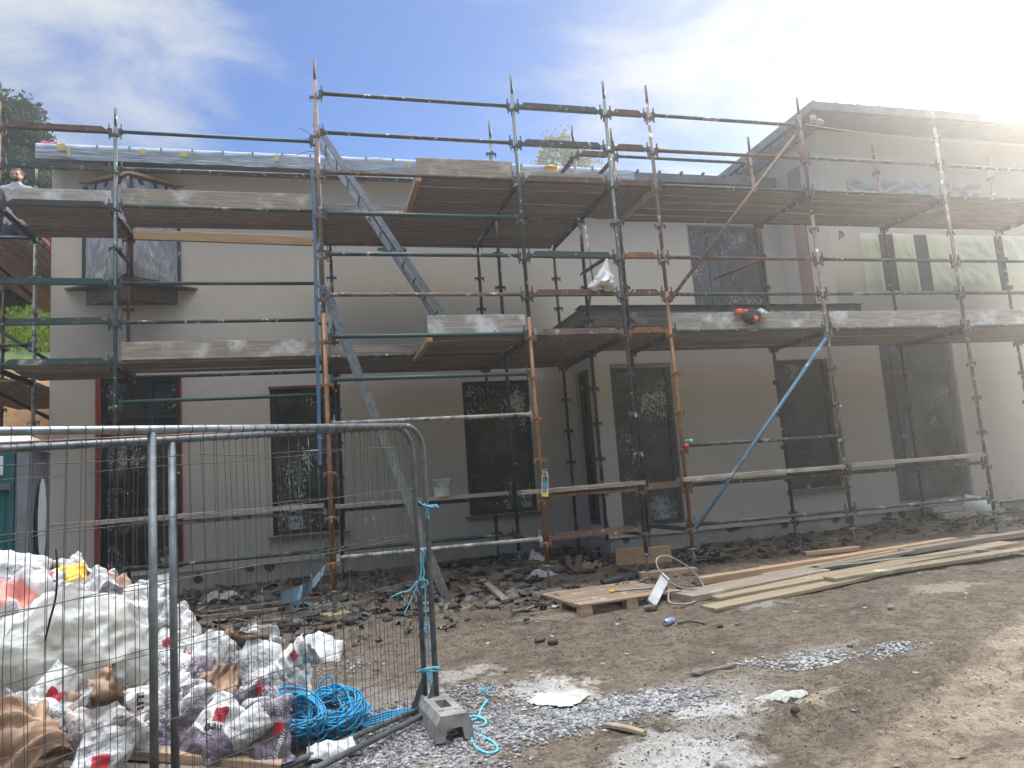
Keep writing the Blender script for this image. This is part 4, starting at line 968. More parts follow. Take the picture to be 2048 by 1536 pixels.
# ------------------------------------------------------------------ bag heap behind the fence
def text_mesh(s, size):
    cu = bpy.data.curves.new('t', 'FONT'); cu.body = s; cu.size = size; cu.align_x = 'CENTER'; cu.align_y = 'CENTER'; cu.offset = size*.012
    ob = bpy.data.objects.new('t', cu); me = bpy.data.meshes.new_from_object(ob); bpy.data.objects.remove(ob); bpy.data.curves.remove(cu)
    V = [tuple(v.co[:2]) for v in me.vertices]; FF = [tuple(p.vertices) for p in me.polygons]; bpy.data.meshes.remove(me); return V, FF
TXT = {s: text_mesh(s, 1.0) for s in ('Baumit', 'StarContact', '25 KG')}
def bag(label, px, py, Y, W=.40, L=.52, T=.13, roll=0, tilt=35, yaw=0, m='bag_white', open_=0.0, amp=.035, art=(), seed=0, bend=.0):
    c = PY(px, py, Y); sd = seed*7.13+1; rw = random.Random(seed*13+5); wk = rw.uniform(.45, 1.35)
    WV = [(rw.gauss(0, f_), rw.gauss(0, f_), rw.gauss(0, f_*.6), rw.random(), wa_) for f_, wa_ in ((2.5, .6), (3.5, .5), (5, .38), (7, .28), (10, .2), (14, .14))]
    Rm = (Matrix.Rotation(rad(yaw), 3, 'Z')@Matrix.Rotation(rad(90-tilt), 3, 'X')@Matrix.Rotation(rad(roll), 3, 'Z'))
    # local x = width, y = length, z = towards the viewer
    def shape(u, v, inset=0.0):
        a = u*2*math.pi; ca, sa = math.cos(a), math.sin(a)
        pin = min(1, (v*5)**.6) if v < .2 else 1.0
        if not open_: pin *= min(1, ((1-v)*5)**.6) if v > .8 else 1.0
        w = W/2*(.97+.05*math.sin(v*5+sd))-inset; t = (T/2*(.35+.65*pin)*(1+open_*1.1*max(0, v-.5)*2))-inset
        x = w*(abs(ca)**.75)*(1 if ca > 0 else -1); z = t*(abs(sa)**.8)*(1 if sa > 0 else -1)
        vv = v
        if open_: vv = v*(1+.10*noise.noise((u*9, sd, 1))+.06*noise.noise((u*27, sd, 4))*min(1, v*2))
        y = (vv-.5)*L
        q = Vector((x*3.1+sd, y*3.1, z*3.1+sd*.3))
        n1 = noise.noise(q*.9); n2 = 1-2*abs(noise.noise(q*1.9+Vector((3, 1, 0)))); n3 = 1-2*abs(noise.noise(q*4.6))
        tw = 0.0
        for (wx, wy, wz, wp, wa) in WV: tw += wk*wa*(abs(((x*wx+y*wy+z*wz+wp) % 1)-.5)*4-1)
        k = amp*(n1*.7+n2*.30+n3*.22+tw*1.25)
        nx_, nz_ = (ca*.5, sa)
        x += k*nx_; z += k*nz_*1.3; y += amp*.6*noise.noise(q*1.3+Vector((9, 9, 9)))
        z += bend*(y/L)**2*L*2 - bend*.2*L
        z += .25*amp*math.sin(x*9+sd); y += amp*.5*tw; x += amp*.35*tw
        return Vector((x, y, z))
    mb = MB(); nu, nv = 60, 34
    mb.grid(lambda u, v: shape(u, v), nu, nv, 0)
    if open_: mb.grid(lambda u, v: shape(1-u, .04+v*.955, .005), nu, nv, 1)
    def onface(x, y):     # art in local metres on the front (z>0) face
        w = W/2; ca = max(-.999, min(.999, x/w)); ca = math.copysign(abs(ca)**(1/.75), ca); u = math.acos(ca)/(2*math.pi); v = y/L+.5
        return u, min(.99, max(.01, v))
    parts = {}
    def lay(V, FF, mname):
        i = mb.pts([(lambda uv: shape(*uv)+(shape(uv[0], uv[1])-shape(uv[0], uv[1], .02)).normalized()*.004)(onface(x, y)) for x, y in V])
        k = mats.index(mname)
        for f in FF: mb.face([i+t for t in f], k)
    mats = [m, 'paper_brown', 'ink', 'ink_white', 'red_print', 'mauve_print']
    for kind, x, y, s, ang in art:
        ca, sa = math.cos(rad(ang)), math.sin(rad(ang)); tr = lambda X, Y_: (x+(X*ca-Y_*sa), y+(X*sa+Y_*ca))
        if kind == 'red':
            n = 6; V = [tr((i/n-.5)*s, (j/n-.5)*s) for j in range(n+1) for i in range(n+1)]
            lay(V, [(j*(n+1)+i, j*(n+1)+i+1, (j+1)*(n+1)+i+1, (j+1)*(n+1)+i) for j in range(n) for i in range(n)], 'red_print')
        elif kind in ('Baumit', 'StarContact', '25 KG', 'wBaumit', 'wStarContact'):
            key = kind.lstrip('w'); V, FF = TXT[key]; lay([tr(X*s, Y_*s) for X, Y_ in V], FF, 'ink_white' if kind[0] == 'w' else 'ink')
    M4 = Rm
    mb.v = [tuple(c+M4@Vector(v)) for v in mb.v]
    o = solo('paper_bag' if m != 'bag_net' else 'net_bag', mb, mats, label, 'bag', 'emptied bags in the heap', origin=tuple(c)); return o
S = 0
def logo(x, y, s, ang=0, col=''):
    ca, sa = math.cos(rad(ang)), math.sin(rad(ang))
    s *= 1.15; return [('red', x, y, s, ang), (col+'Baumit', x+ca*s*.2+sa*s*.95, y+sa*s*.2-ca*s*.95, s*.85, ang)]
BAGS = [
 ('big white bag lying flat along the top of the heap with dark lower edge', 72, 1166, 5.9, dict(W=.34, L=.18, T=.13, tilt=50, roll=-4, m='bag_half', art=[('red', .09, .03, .06, 0), ('Baumit', .10, -.035, .052, 180), ('25 KG', -.08, -.065, .035, 180)], amp=.015)),
 ('white and yellow bag sticking up behind the flat bag on top', 140, 1160, 6.05, dict(W=.22, L=.24, roll=20, m='yellow_plastic', amp=.03)),
 ('grey white bag corner forming the highest point of the heap', 144, 1145, 6.2, dict(W=.26, L=.26, roll=42, m='bag_grey', amp=.03)),
 ('white bag at the far left rear of the heap touching the frame edge', 10, 1150, 6.1, dict(W=.5, L=.35, roll=-20, m='bag_plain', amp=.03)),
 ('reddish net bag poking up behind the mauve lettered bag', 200, 1163, 6.0, dict(W=.17, L=.22, roll=-15, m='bag_net', amp=.03)),
 ('pale brown bag with rounded top right of the reddish net bag', 232, 1180, 5.95, dict(W=.20, L=.2, roll=20, m='paper_brown', amp=.02)),
 ('white bag covered in mauve print near the heap top', 185, 1200, 5.8, dict(W=.36, L=.34, roll=35, m='bag_half', amp=.04)),
 ('white bag with red square and black word at the right shoulder of the heap', 258, 1225, 5.75, dict(W=.40, L=.36, roll=-8, m='bag_plain', art=logo(.0, -.05, .085, -20), amp=.03)),
 ('tall white bag hanging over the right shoulder of the heap', 305, 1215, 5.85, dict(W=.28, L=.44, roll=12, m='bag_plain', amp=.04)),
 ('red and white net bag at the left edge of the heap', 28, 1225, 5.6, dict(W=.40, L=.46, roll=15, m='bag_net', amp=.05)),
 ('white bag with faint rows of print under the net bag', 95, 1215, 5.75, dict(W=.36, L=.3, roll=25, m='bag_half', amp=.03)),
 ('white bag with twin red marks behind the fence posts', 375, 1300, 5.6, dict(W=.42, L=.26, roll=-10, m='bag_white', art=[('red', -.12, .0, .05, 20), ('red', .02, -.02, .05, -10)], amp=.03)),
 ('white bag with a torn edge behind the middle post', 345, 1270, 5.75, dict(W=.28, L=.34, roll=14, m='bag_white', open_=.3, amp=.04)),
 ('long white bag with mauve lettering lying against the big plastic sheet', 352, 1362, 5.35, dict(W=.30, L=.44, roll=70, m='bag_half', art=[('Baumit', .0, .1, .07, -70)], amp=.03)),
 ('torn bag with brown paper lining rolled outwards at the heap centre', 418, 1335, 5.45, dict(W=.30, L=.36, roll=-35, m='bag_half', open_=.8, amp=.04)),
 ('gaping brown lined bag standing open at the rear of the heap', 478, 1315, 5.6, dict(W=.28, L=.34, T=.2, roll=-20, tilt=10, m='paper_brown', open_=1.0, amp=.05)),
 ('crumpled white bag with torn top rim beside the gaping bag', 520, 1300, 5.75, dict(W=.30, L=.22, roll=-12, m='bag_plain', open_=.5, amp=.04)),
 ('white bag with ragged brown mouth in the middle right of the heap', 530, 1352, 5.4, dict(W=.32, L=.40, roll=28, m='bag_white', open_=.7, amp=.04)),
 ('rolled white bag with open round end and small red square', 584, 1328, 5.45, dict(W=.18, L=.30, T=.16, roll=-50, m='bag_plain', open_=.8, art=[('red', 0, .03, .045, 0)], amp=.02)),
 ('white bag slumped at the right edge of the heap above the rope coil', 592, 1362, 5.4, dict(W=.24, L=.22, roll=10, m='bag_plain', amp=.03)),
 ('crushed brown paper lining in front of the gaping bag', 440, 1385, 5.15, dict(W=.30, L=.24, roll=-60, m='paper_brown', open_=.6, amp=.05)),
 ('white bag pressed between brown lining and the big plastic sheet', 360, 1402, 5.15, dict(W=.28, L=.3, roll=40, m='bag_plain', amp=.03)),
 ('mauve striped bag at lower left with red square and brown torn foot', 92, 1432, 4.75, dict(W=.34, L=.46, T=.16, roll=-38, m='bag_half', open_=.4, art=logo(.02, .08, .07, 10), amp=.035)),
 ('wide open brown lined bag at the lower left of the heap', 200, 1420, 4.85, dict(W=.36, L=.34, T=.22, roll=-62, tilt=15, m='paper_brown', open_=1.1, amp=.05)),
 ('grey white bag body lying under the wide open brown bag', 208, 1468, 4.65, dict(W=.46, L=.24, T=.2, roll=-4, m='bag_grey', amp=.035)),
 ('white bag with mauve foot wedged beside the fence post at lower centre', 284, 1445, 4.75, dict(W=.2, L=.42, roll=8, m='bag_half', art=[('Baumit', 0, .05, .07, 90)], amp=.03)),
 ('dark mauve bag with large white lettering behind the fence posts', 352, 1448, 4.75, dict(W=.34, L=.38, roll=20, m='bag_mauve', art=[('wStarContact', .03, .05, .066, 70), ('StarContact', -.1, -.03, .03, 70)], amp=.03)),
 ('white topped bag half hiding the dark mauve bag', 385, 1415, 4.85, dict(W=.22, L=.26, roll=-30, m='bag_white', amp=.035)),
 ('creased white bag with a red square standing at the front of the heap', 425, 1462, 4.68, dict(W=.22, L=.36, roll=-38, m='bag_half', art=logo(.01, .07, .06, 25), amp=.03)),
 ('white bag rolled into a tube at the front of the heap', 470, 1474, 4.62, dict(W=.16, L=.38, T=.13, roll=-58, m='bag_half', amp=.015)),
 ('dark mauve bag with a long white word under the brown lining', 500, 1420, 4.95, dict(W=.28, L=.36, roll=-62, m='bag_mauve', art=[('wStarContact', .05, .0, .062, 80), ('red', -.06, .1, .06, 80), ('wBaumit', -.1, .04, .04, 80)], amp=.03)),
 ('dark mauve bag with red square standing beside the rope coil', 541, 1468, 4.68, dict(W=.24, L=.38, roll=8, m='bag_mauve', art=[('red', .05, .0, .055, 8), ('wBaumit', .05, -.07, .05, 60)], amp=.03)),
 ('white bag front with red square cut by the bottom frame edge', 200, 1518, 4.3, dict(W=.22, L=.3, roll=-14, m='bag_white', open_=.3, art=logo(.03, -.03, .07, 10), amp=.03)),
 ('crumpled brown bag at the bottom left frame corner', 28, 1500, 4.35, dict(W=.36, L=.34, roll=30, m='paper_brown', open_=.6, amp=.06)),
 ('torn brown lined bag just above the bottom left corner', 40, 1462, 4.6, dict(W=.34, L=.3, roll=40, m='bag_white', open_=.9, amp=.05)),
 ('small white scrap bag under the rope coil beside the fence rail', 665, 1500, 4.75, dict(W=.30, L=.12, T=.06, tilt=60, roll=8, m='bag_plain', amp=.02)),
]
for k, (lab, px, py, Y, kw) in enumerate(BAGS): bag(lab, px, py, Y, seed=k+1, **kw)
# filled bag lying flat, away from the heap
c = G(638, 1318); bag('flat full white bag lying alone behind the rope coil', 638, 1307, c.y, W=.42, L=.34, T=.17, tilt=62, roll=-18, yaw=8, m='bag_plain', amp=.018, art=[('red', -.04, -.10, .055, 5), ('Baumit', .02, -.15, .04, 5)], seed=60)
# mass of crushed bags under the countable ones
mb = MB()
def heap(u, v):
    x = -4.2+u*4.25; y = 4.5+v*2.5
    e = math.exp(-(((x+2.1)/1.2)**4))*max(0, math.sin(math.pi*min(1, max(0, v))))**.7
    hgt = (.30+.62*max(0, min(1, (-x-.6)/1.5)))*e*(.55+.6*v)
    s = 1-2*abs(noise.noise((x*3, y*3, 1))); s2 = 1-2*abs(noise.noise((x*7, y*7, 2)))
    return (x+.05*nz(x*5, y*5, 3), y+.05*nz(x*5, y*5, 8), gbase(x, y)-.05+hgt*1.05+.09*s*e+.04*s2*e)
def hm(u, v):
    k = noise.noise((u*9, v*6, 3)); return 0 if k > .12 else (1 if k > -.05 else (2 if k > -.25 else 3))
mb.grid(heap, 130, 80, mfn=hm, smooth=True)
solo('bag_heap', mb, ['bag_grey', 'paper_brown', 'bag_mauve', 'bag_plain'], 'mass of crushed paper bags filling the heap behind the fence', 'bag heap', kind='stuff', origin=(-2.1, 5.7, -1.6))
# big bundle of milky plastic sheet
mb = MB(); c = PY(150, 1315, 5.25)
BWV = [(R.gauss(0, f_), R.gauss(0, f_), R.gauss(0, f_*.5), R.random(), wa_) for f_, wa_ in ((.7, .8), (1.0, .7), (1.5, .5), (2.2, .4), (3.2, .3), (4.5, .2))]
def bundle(u, v):
    a = u*2*math.pi; ph = (v-.5)*math.pi; d = Vector((math.cos(a)*math.cos(ph), math.sin(a)*math.cos(ph), math.sin(ph)))
    tw = sum(wa*(abs(((d.x*wx+d.y*wy+d.z*wz+wp) % 1)-.5)*4-1) for wx, wy, wz, wp, wa in BWV)
    k = 1+.18*noise.noise(d*1.6)+.06*(1-2*abs(noise.noise(d*3.3+Vector((1, 2, 3)))))+.03*(1-2*abs(noise.noise(d*8)))+.055*tw
    return c+Vector((d.x*.46*k, d.y*.34*k, d.z*.36*k))
mb.grid(bundle, 120, 66); solo('plastic_bundle', mb, 'film_white', 'big milky plastic sheet bundled in the middle of the bag heap', 'plastic sheet', 'plastic sheets in the heap')
mb = MB(); c2 = PY(28, 1395, 4.95)
def bundle2(u, v):
    x = (u-.5)*.62; y = (v-.5)*.75; f = 1-2*abs(noise.noise((x*7+y*3, y*2, 4)))
    return c2+Vector((x, .16*abs(u-.5)+.05*f, y+x*.7+.05*f+.03*noise.noise((x*9, y*9, 1))))
mb.grid(bundle2, 50, 50); solo('plastic_bundle', mb, 'film_white', 'creased yellowish plastic sheet draped down the left side of the heap', 'plastic sheet', 'plastic sheets in the heap')
board(PY(72, 1492, 4.62), PY(320, 1508, 4.58), .10, .045, 'old_timber', 'timber slat under the left part of the bag heap', 'timber', 'slats under the heap', 'timber_batten')
board(PY(300, 1505, 4.60), PY(562, 1532, 4.55), .10, .045, 'pallet_timber', 'timber slat under the mauve bags at the heap front', 'timber', 'slats under the heap', 'timber_batten')
board(PY(60, 1535, 4.5), PY(540, 1550, 4.5), .12, .05, 'old_timber', 'lowest dark timber slat along the bottom of the heap', 'timber', 'slats under the heap', 'timber_batten')
mb = MB(); mb.tube(curve_path([PY(112, 1098, 3.72), PY(114, 1130, 3.70), PY(112, 1190, 3.71), PY(100, 1240, 3.72), PY(90, 1282, 3.71)]), .0045, 6); solo('cable_tie', mb, 'hose_black', 'black cable tie dangling from the fence mesh above the flat bag', 'cable tie')
# rope coil
def coil(mb, c, rx, ry, turns, hgt, seed, tilt):
    rg = random.Random(seed); pts = []
    M3 = Matrix.Rotation(tilt, 3, 'X')@Matrix.Rotation(rg.uniform(0, 1), 3, 'Z')
    for i in range(turns*22):
        t = i/22; a = t*2*math.pi; k = .42+.62*((int(t)*.618) % 1)*(1-(t % 1))+.62*((int(t+1)*.618) % 1)*(t % 1)
        lay = int(t/5); wob = .13*math.sin(a*.83+lay*2.1)+.09*math.sin(a*.37+lay)
        p_ = Vector((math.cos(a)*rx*(k+wob), math.sin(a)*ry*(k-wob), hgt*(t/turns)+.035*math.sin(a*1.31+t*2.2)+.012*((t*3.1) % 1)))
        pts.append(c+M3@p_)
    mb.tube(pts, .0068, 7, ulen=1/.014)
mb = MB(); c1 = G(662, 1478); coil(mb, c1+Vector((0, .16, .05)), .24, .22, 42, .14, 1, .35); cL = G(590, 1490)
coil(mb, cL+Vector((.02, .02, .10)), .15, .20, 30, .16, 2, .6)
mb.tube(curve_path([c1+Vector((-.05, .1, .22)), c1+Vector((-.06, .1, .32)), c1+Vector((.01, .1, .36)), c1+Vector((.03, .1, .26)), c1+Vector((.02, .12, .18))]), .0068, 7, ulen=1/.014)
for k in range(5):
    q0 = c1+Vector((.12, .1+.03*k, .10)); mb.tube(curve_path([q0, G(730, 1436+4*k, .03), G(770, 1425+5*k, .02), G(800, 1420+3*k, .015), G(840, 1412+4*k, .01)]), .0068, 7, ulen=1/.014)
solo('rope_coil', mb, 'rope_twist', 'tangled coil of bright blue rope beside the bag heap', 'rope')

# ------------------------------------------------------------------ portable toilet
pt = thing('portable_toilet', 'teal and grey portable toilet with white roof left of the house door', 'portable toilet', (-3.3, 8.5, gbase(-3.3, 8.5)))
def pl(x, y, z):   # local: x left(-)..right, y depth; front right foot at (-2.69, 8.0)
    a = rad(8.6); return Vector((-2.69+math.cos(a)*x-math.sin(a)*y, 8.0+math.sin(a)*x+math.cos(a)*y, gbase(-3.3, 8.5)+z))
def plb(mb, x0, x1, y0, y1, z0, z1, m=0):
    a = Matrix.Rotation(rad(8.6), 3, 'Z'); mb.box(pl((x0+x1)/2, (y0+y1)/2, (z0+z1)/2), (x1-x0, y1-y0, z1-z0), a, m)
mb = MB(); plb(mb, -1.1, 0, 0, 1.1, 0, 2.12)
for y in (.10, .98): plb(mb, 0, .03, y-.09, y+.09, .02, 2.10)
plb(mb, -.08, .025, -.025, .08, 0, 2.12); plb(mb, -1.12, -1.03, -.025, .06, 0, 2.12)
for y in (.36, .50, .64, .78): plb(mb, 0, .014, y-.02, y+.02, .15, 1.0)
part('cabin', mb, 'grey_plastic', pt)
mb = MB(); plb(mb, -1.02, -.09, -.035, 0, .06, 2.02); plb(mb, -.95, -.16, -.05, -.03, .15, .9); plb(mb, -.95, -.16, -.05, -.03, 1.0, 1.65); dr = part('door', mb, 'teal_plastic', pt)
mb = MB(); plb(mb, -.95, -.18, -.042, -.03, 1.80, 1.98); part('notice', mb, 'white_plastic', dr)
mb = MB(); plb(mb, -.30, -.12, -.075, -.04, 1.66, 1.72); part('handle', mb, 'galvanised_dull', dr)
mb = MB()
def proof(u, v):
    x = -1.14+1.2*u; y = -.05+1.2*v; k = min(1, min(u, 1-u, v, 1-v)*5); return pl(x, y, 2.10+.16*k**.5)
mb.grid(proof, 20, 20); plb(mb, -1.13, .05, -.045, 1.145, 2.06, 2.115); part('roof', mb, 'white_plastic', pt)
mb = MB(); i = mb.pts([pl(.036, .62, 1.36)]+[pl(.036, .62+.24*math.cos(k/28*6.283), 1.50-.14+.42*math.sin(k/28*6.283)) for k in range(28)])
for k in range(28): mb.face((i, i+1+k, i+1+(k+1) % 28))
part('oval_sign', mb, 'sign_white', pt)
mb = MB(); plb(mb, .02, .03, .36, .40, .55, 1.45); part('strap', mb, 'dark_fabric', pt)

# ------------------------------------------------------------------ worker on the left return deck
hx = PY(35, 338, 12.0); zt_ = ZU+.045
ph = thing('person', 'bearded man in a pale grey t-shirt looking down on the upper left deck', 'person', (hx.x, 12.0, zt_))
hs = hx.z-zt_+.02
if hs < 1.5: hs = 1.5
k = 1.0; by = 12.0; bx = hx.x; head = hx.z-.115
sh = head-.175; pel = head-.80; zf = zt_
bm = bmesh.new(); sk = bm.verts.layers.skin.verify()
def jv(x, z, y, rx, ry=None): v = bm.verts.new((x, y, z)); v[sk].radius = (rx, ry or rx); return v
pv = jv(0, pel-head, 0, .15, .12); w1 = jv(0, pel+.22-head, -.01, .145, .11); ch = jv(0, sh-.13-head, -.02, .165, .12); nk = jv(0, sh+.02-head, -.01, .078, .07); hd0 = jv(0, -.07, -.02, .062)
bm.edges.new((pv, w1)); bm.edges.new((w1, ch)); bm.edges.new((ch, nk)); bm.edges.new((nk, hd0))
for s in (-1, 1):
    a = jv(s*.20, sh-.035-head, -.01, .072); b = jv(s*.27, sh-.33-head, -.03, .052); c = jv(s*.20, sh-.52-head, -.22, .040); d = jv(s*.14, sh-.56-head, -.33, .03, .045)
    bm.edges.new((ch, a)); bm.edges.new((a, b)); bm.edges.new((b, c)); bm.edges.new((c, d))
    for f in range(4):
        e1 = jv(s*.14+(f-1.5)*.022, sh-.575-head, -.40+.008*abs(f-1.5), .009); e2 = jv(s*.14+(f-1.5)*.023, sh-.60-head, -.43, .008); bm.edges.new((d, e1)); bm.edges.new((e1, e2))
    th_ = jv(s*.14-s*.045, sh-.565-head, -.35, .010); bm.edges.new((d, th_))
    h = jv(s*.10, pel-.06-head, 0, .105); kn = jv(s*.115, (pel+zf)/2-head, -.01, .068); an = jv(s*.12, zf+.07-head, .02, .046); to = jv(s*.13, zf+.03-head, -.16, .04, .03)
    bm.edges.new((pv, h)); bm.edges.new((h, kn)); bm.edges.new((kn, an)); bm.edges.new((an, to))
me = bpy.data.meshes.new('body'); bm.to_mesh(me); bm.free()
me.skin_vertices[0].data[0].use_root = True
tmp = bpy.data.objects.new('tmp', me); COL.objects.link(tmp); tmp.modifiers.new('s', 'SKIN').use_smooth_shade = True; tmp.modifiers.new('d', 'SUBSURF').levels = 2
dg = bpy.context.evaluated_depsgraph_get(); bme = bpy.data.meshes.new_from_object(tmp.evaluated_get(dg)); bpy.data.objects.remove(tmp)
for m_ in ('skin', 'grey_fabric', 'jeans', 'dark_fabric'): bme.materials.append(MAT[m_])
for p_ in bme.polygons:
    c = p_.center; p_.use_smooth = True
    if c.z > sh+.045-head or (abs(c.x) > .235 and c.z < sh-.22-head and c.z > pel-.1-head) or c.y < -.16 and c.z > pel-.2-head and c.z < sh-.4-head: p_.material_index = 0
    elif c.z > pel+.02-head: p_.material_index = 1
    elif c.z > zf+.10-head: p_.material_index = 2
    else: p_.material_index = 3
# head: one lofted surface merged into the body
mb = MB()
def headf(u, v):
    a = u*2*math.pi; ph_ = (v-.5)*math.pi; d = Vector((math.cos(a)*math.cos(ph_), math.sin(a)*math.cos(ph_), math.sin(ph_)))
    x, y, z = d.x*.077, d.y*.098, d.z*.118
    if d.y < 0:
        fr_ = -d.y
        x *= 1-.16*max(0, -d.z)*fr_; y -= .010*max(0, -d.z)*fr_
        nose = math.exp(-((d.x/.13)**2))*math.exp(-(((d.z+.12)/.20)**2)); y -= .026*nose*fr_
        for s in (-1, 1): y += .011*math.exp(-(((d.x-s*.38)/.16)**2)-(((d.z-.06)/.10)**2))
        y -= .007*math.exp(-((d.z-.24)/.09)**2)*fr_
        y -= .005*math.exp(-((d.x/.25)**2)-(((d.z+.47)/.05)**2)); y += .005*math.exp(-((d.x/.25)**2)-(((d.z+.53)/.03)**2))
    for s in (-1, 1):
        e = math.exp(-(((d.x-s)/.10)**2)-(((d.z+.02)/.22)**2)-(((d.y-.05)/.20)**2)); x += s*.020*e
    q = Matrix.Rotation(rad(18), 3, 'X')@Vector((x, y, z)); return q+Vector((0, -.035, 0))
mb.grid(headf, 48, 36); hme = mb.mesh('h', ['skin'])
bm = bmesh.new(); bm.from_mesh(bme); bm.from_mesh(hme); bm.to_mesh(bme); bm.free(); bpy.data.meshes.remove(hme)
bo = bpy.data.objects.new('body', bme); COL.objects.link(bo); bo.parent = ph; bo.location = (0, 0, head-zt_); bo.name = 'body'
def hpart(name, sel, off, m_):
    b = MB(); b.grid(lambda u, v: Vector((bx, by, head))+(lambda p_: p_+(p_-Vector((0, -.035, 0))).normalized()*off*(1+.6*noise.noise(p_*60)))(headf(u, v)), 48, 36, skip=lambda u, v: not sel(u, v)); part(name, b, m_, ph)
hpart('hair', lambda u, v: v > .70 or (v > .50 and (u < .56 or u > .94)), .007, 'hair')
hpart('beard', lambda u, v: .10 < v < .39 and .50 < u < 1.0 and not (abs(u-.75) < .05 and .345 < v), .010, 'hair')
for s in (-1, 1):
    b = MB(); e = Vector((bx, by, head))+headf(.75+s*.063, .52)+Vector((0, -.001, 0)); b.blob(e, (.011, .005, .006), 0, 10, 6, 0); part('eye', b, 'dark_fabric', ph)
mb = MB()
def vest(u, v):
    p_ = PY(78, 466, 11.9).lerp(PY(100, 466, 11.9), u); q_ = PY(88, 486, 11.9).lerp(PY(101, 506, 11.9), u); r_ = p_.lerp(q_, v); return r_+Vector((0, .03*noise.noise((u*5, v*4, 1)), 0))
mb.grid(vest, 12, 14, mfn=lambda u, v: 1 if .42 < v+.25*(1-u)-.1 < .66 else 0); mb.grid(lambda u, v: Vector(vest(u, v))+Vector((0, .02, 0)), 12, 14)
solo('safety_vest', mb, ['red_fabric', 'grey_fabric'], 'red safety vest with a grey band hanging by the house corner', 'vest')

# ------------------------------------------------------------------ timber, pallet and small things on the ground
def gb(a, b, w, t, m, label, h=0.0, h2=None, grp='boards lying along the scaffold foot', name='timber_board', cat='board'):
    p_, q_ = G(*a), G(*b); p_.z = ground(p_.x, p_.y)+h+t/2+.006; q_.z = ground(q_.x, q_.y)+(h if h2 is None else h2)+t/2+.006
    return board(p_, q_, w, t, m, label, cat, grp, name)
def plank(fl, fr, bl, t, h, h2, m, label, wmax=.5):
    A, B_ = G(*fl, h+t), G(*fr, h2+t); C = G(*bl, h+t); d = (B_-A).normalized(); w = (C-A)-d*(C-A).dot(d); w.z = 0; wl = min(wmax, w.length); w.normalize()
    A.z = ground(A.x, A.y)+h+t/2+.008; B_.z = ground(B_.x, B_.y)+h2+t/2+.008
    return board(A+w*wl/2, B_+w*wl/2, wl, t, m, label, 'board', 'boards lying along the scaffold foot', 'timber_board')
plank((1431, 1219), (1840, 1134), (1404, 1207), .035, .0, .0, 'plank_timber', 'lowest front plank with the sawn end nearest the pallet')
plank((1437, 1198), (2040, 1087), (1412, 1188), .035, .0, .045, 'plank_timber', 'long wide plank just behind the lowest front plank')
plank((1669, 1158), (2075, 1096), (1652, 1150), .04, .05, .03, 'plank_timber', 'plank lying on top of the front plank with its end in the middle')
plank((1384, 1194), (1660, 1140), (1366, 1180), .065, .0, .02, 'grey_timber', 'weathered beam with its blunt end beside the pallet')
plank((1529, 1150), (1815, 1098), (1511, 1142), .035, .03, .03, 'pale_timber', 'short pale board lying just behind the weathered beam')
plank((1403, 1158), (1914, 1077), (1398, 1150), .075, .03, .03, 'new_timber', 'straight fresh beam nearest the house wall', .14)
plank((1612, 1106), (1720, 1098), (1610, 1101), .05, .0, .0, 'new_timber', 'short fresh offcut behind the fresh beam', .12)
plank((1817, 1101), (2075, 1064), (1815, 1093), .06, .02, .03, 'grey_timber', 'weathered beam running out of the frame at the right', .16)
plank((1640, 1135), (1830, 1104), (1630, 1128), .03, .05, .05, 'grey_timber', 'thin grey board between the two long planks', .16)
plank((1960, 1075), (2060, 1068), (1955, 1070), .03, .0, .0, 'grey_timber', 'short grey board by the clear plastic sheet', .2)
gb((1402, 1167), (1440, 1158), .14, .04, 'grey_timber', 'little grey offcut on the mud inside the hose loop', .0)
# two timber offcuts
def offcut(px, py, L, w, h, rz, m, label, lift=0):
    c = G(px, py); mb = MB(); c.z = ground(c.x, c.y)+lift; d = Vector((math.cos(rz), math.sin(rz), 0)); mb.beam(c-d*L/2+Vector((0, 0, h/2)), c+d*L/2+Vector((0, 0, h/2)), w, h); return solo('timber_offcut', mb, m, label, 'timber', 'thick timber offcuts behind the pallet')
offcut(1335, 1153, .72, .20, .075, -.12, 'pallet_timber', 'thick offcut lying flat at the back edge of the pallet')
offcut(1290, 1147, .70, .075, .20, -.30, 'new_timber', 'thick offcut standing on edge behind the pallet', .07)
# pallet
pa = PZ(1160, 1210, -1.27); pa.z = 0; ang = rad(7); pz = -1.415
pal = thing('pallet', 'dusty wooden pallet lying flat in front of the scaffold', 'pallet', (pa.x, pa.y, pz))
Ma = rotz(ang); PL_ = 1.2; PD = .80
def pp(x, y, z): v = Ma@Vector((x, y, 0)); return Vector((pa.x+v.x, pa.y+v.y, pz+z))
for kk in range(9):
    y = .05+kk*.1125; w = .088; mb = MB(); mb.box(pp(PL_/2+R.uniform(-.01, .01), y, .133+R.uniform(0, .003)), (PL_, w, .02), Ma); o_ = part('deck_slat', mb, 'pallet_timber', pal)
for x in (.07, .6, 1.13): mb = MB(); mb.box(pp(x, .5, .112), (.12, 1.0, .02), Ma); part('stringer', mb, 'pallet_timber', pal)
for x in (.07, .6, 1.13):
    for y in (.05, .5, .95): mb = MB(); mb.box(pp(x, y, .062), (.13, .10, .078), Ma); part('block', mb, 'pallet_timber', pal)
for y in (.05, .5, .95): mb = MB(); mb.box(pp(.6, y, .012), (1.2, .10, .02), Ma); part('base_slat', mb, 'old_timber', pal)
mb = MB(); a_, b_ = PY(1303, 1207, 7.02), PY(1331, 1152, 7.5); a_.z = max(a_.z, ground(a_.x, a_.y)+.01); mb.beam(a_, b_, .10, .022, up=(0, -1, .4)); solo('plastic_strip', mb, 'white_plastic', 'white plastic strip leaning against the pallet', 'plastic strip')
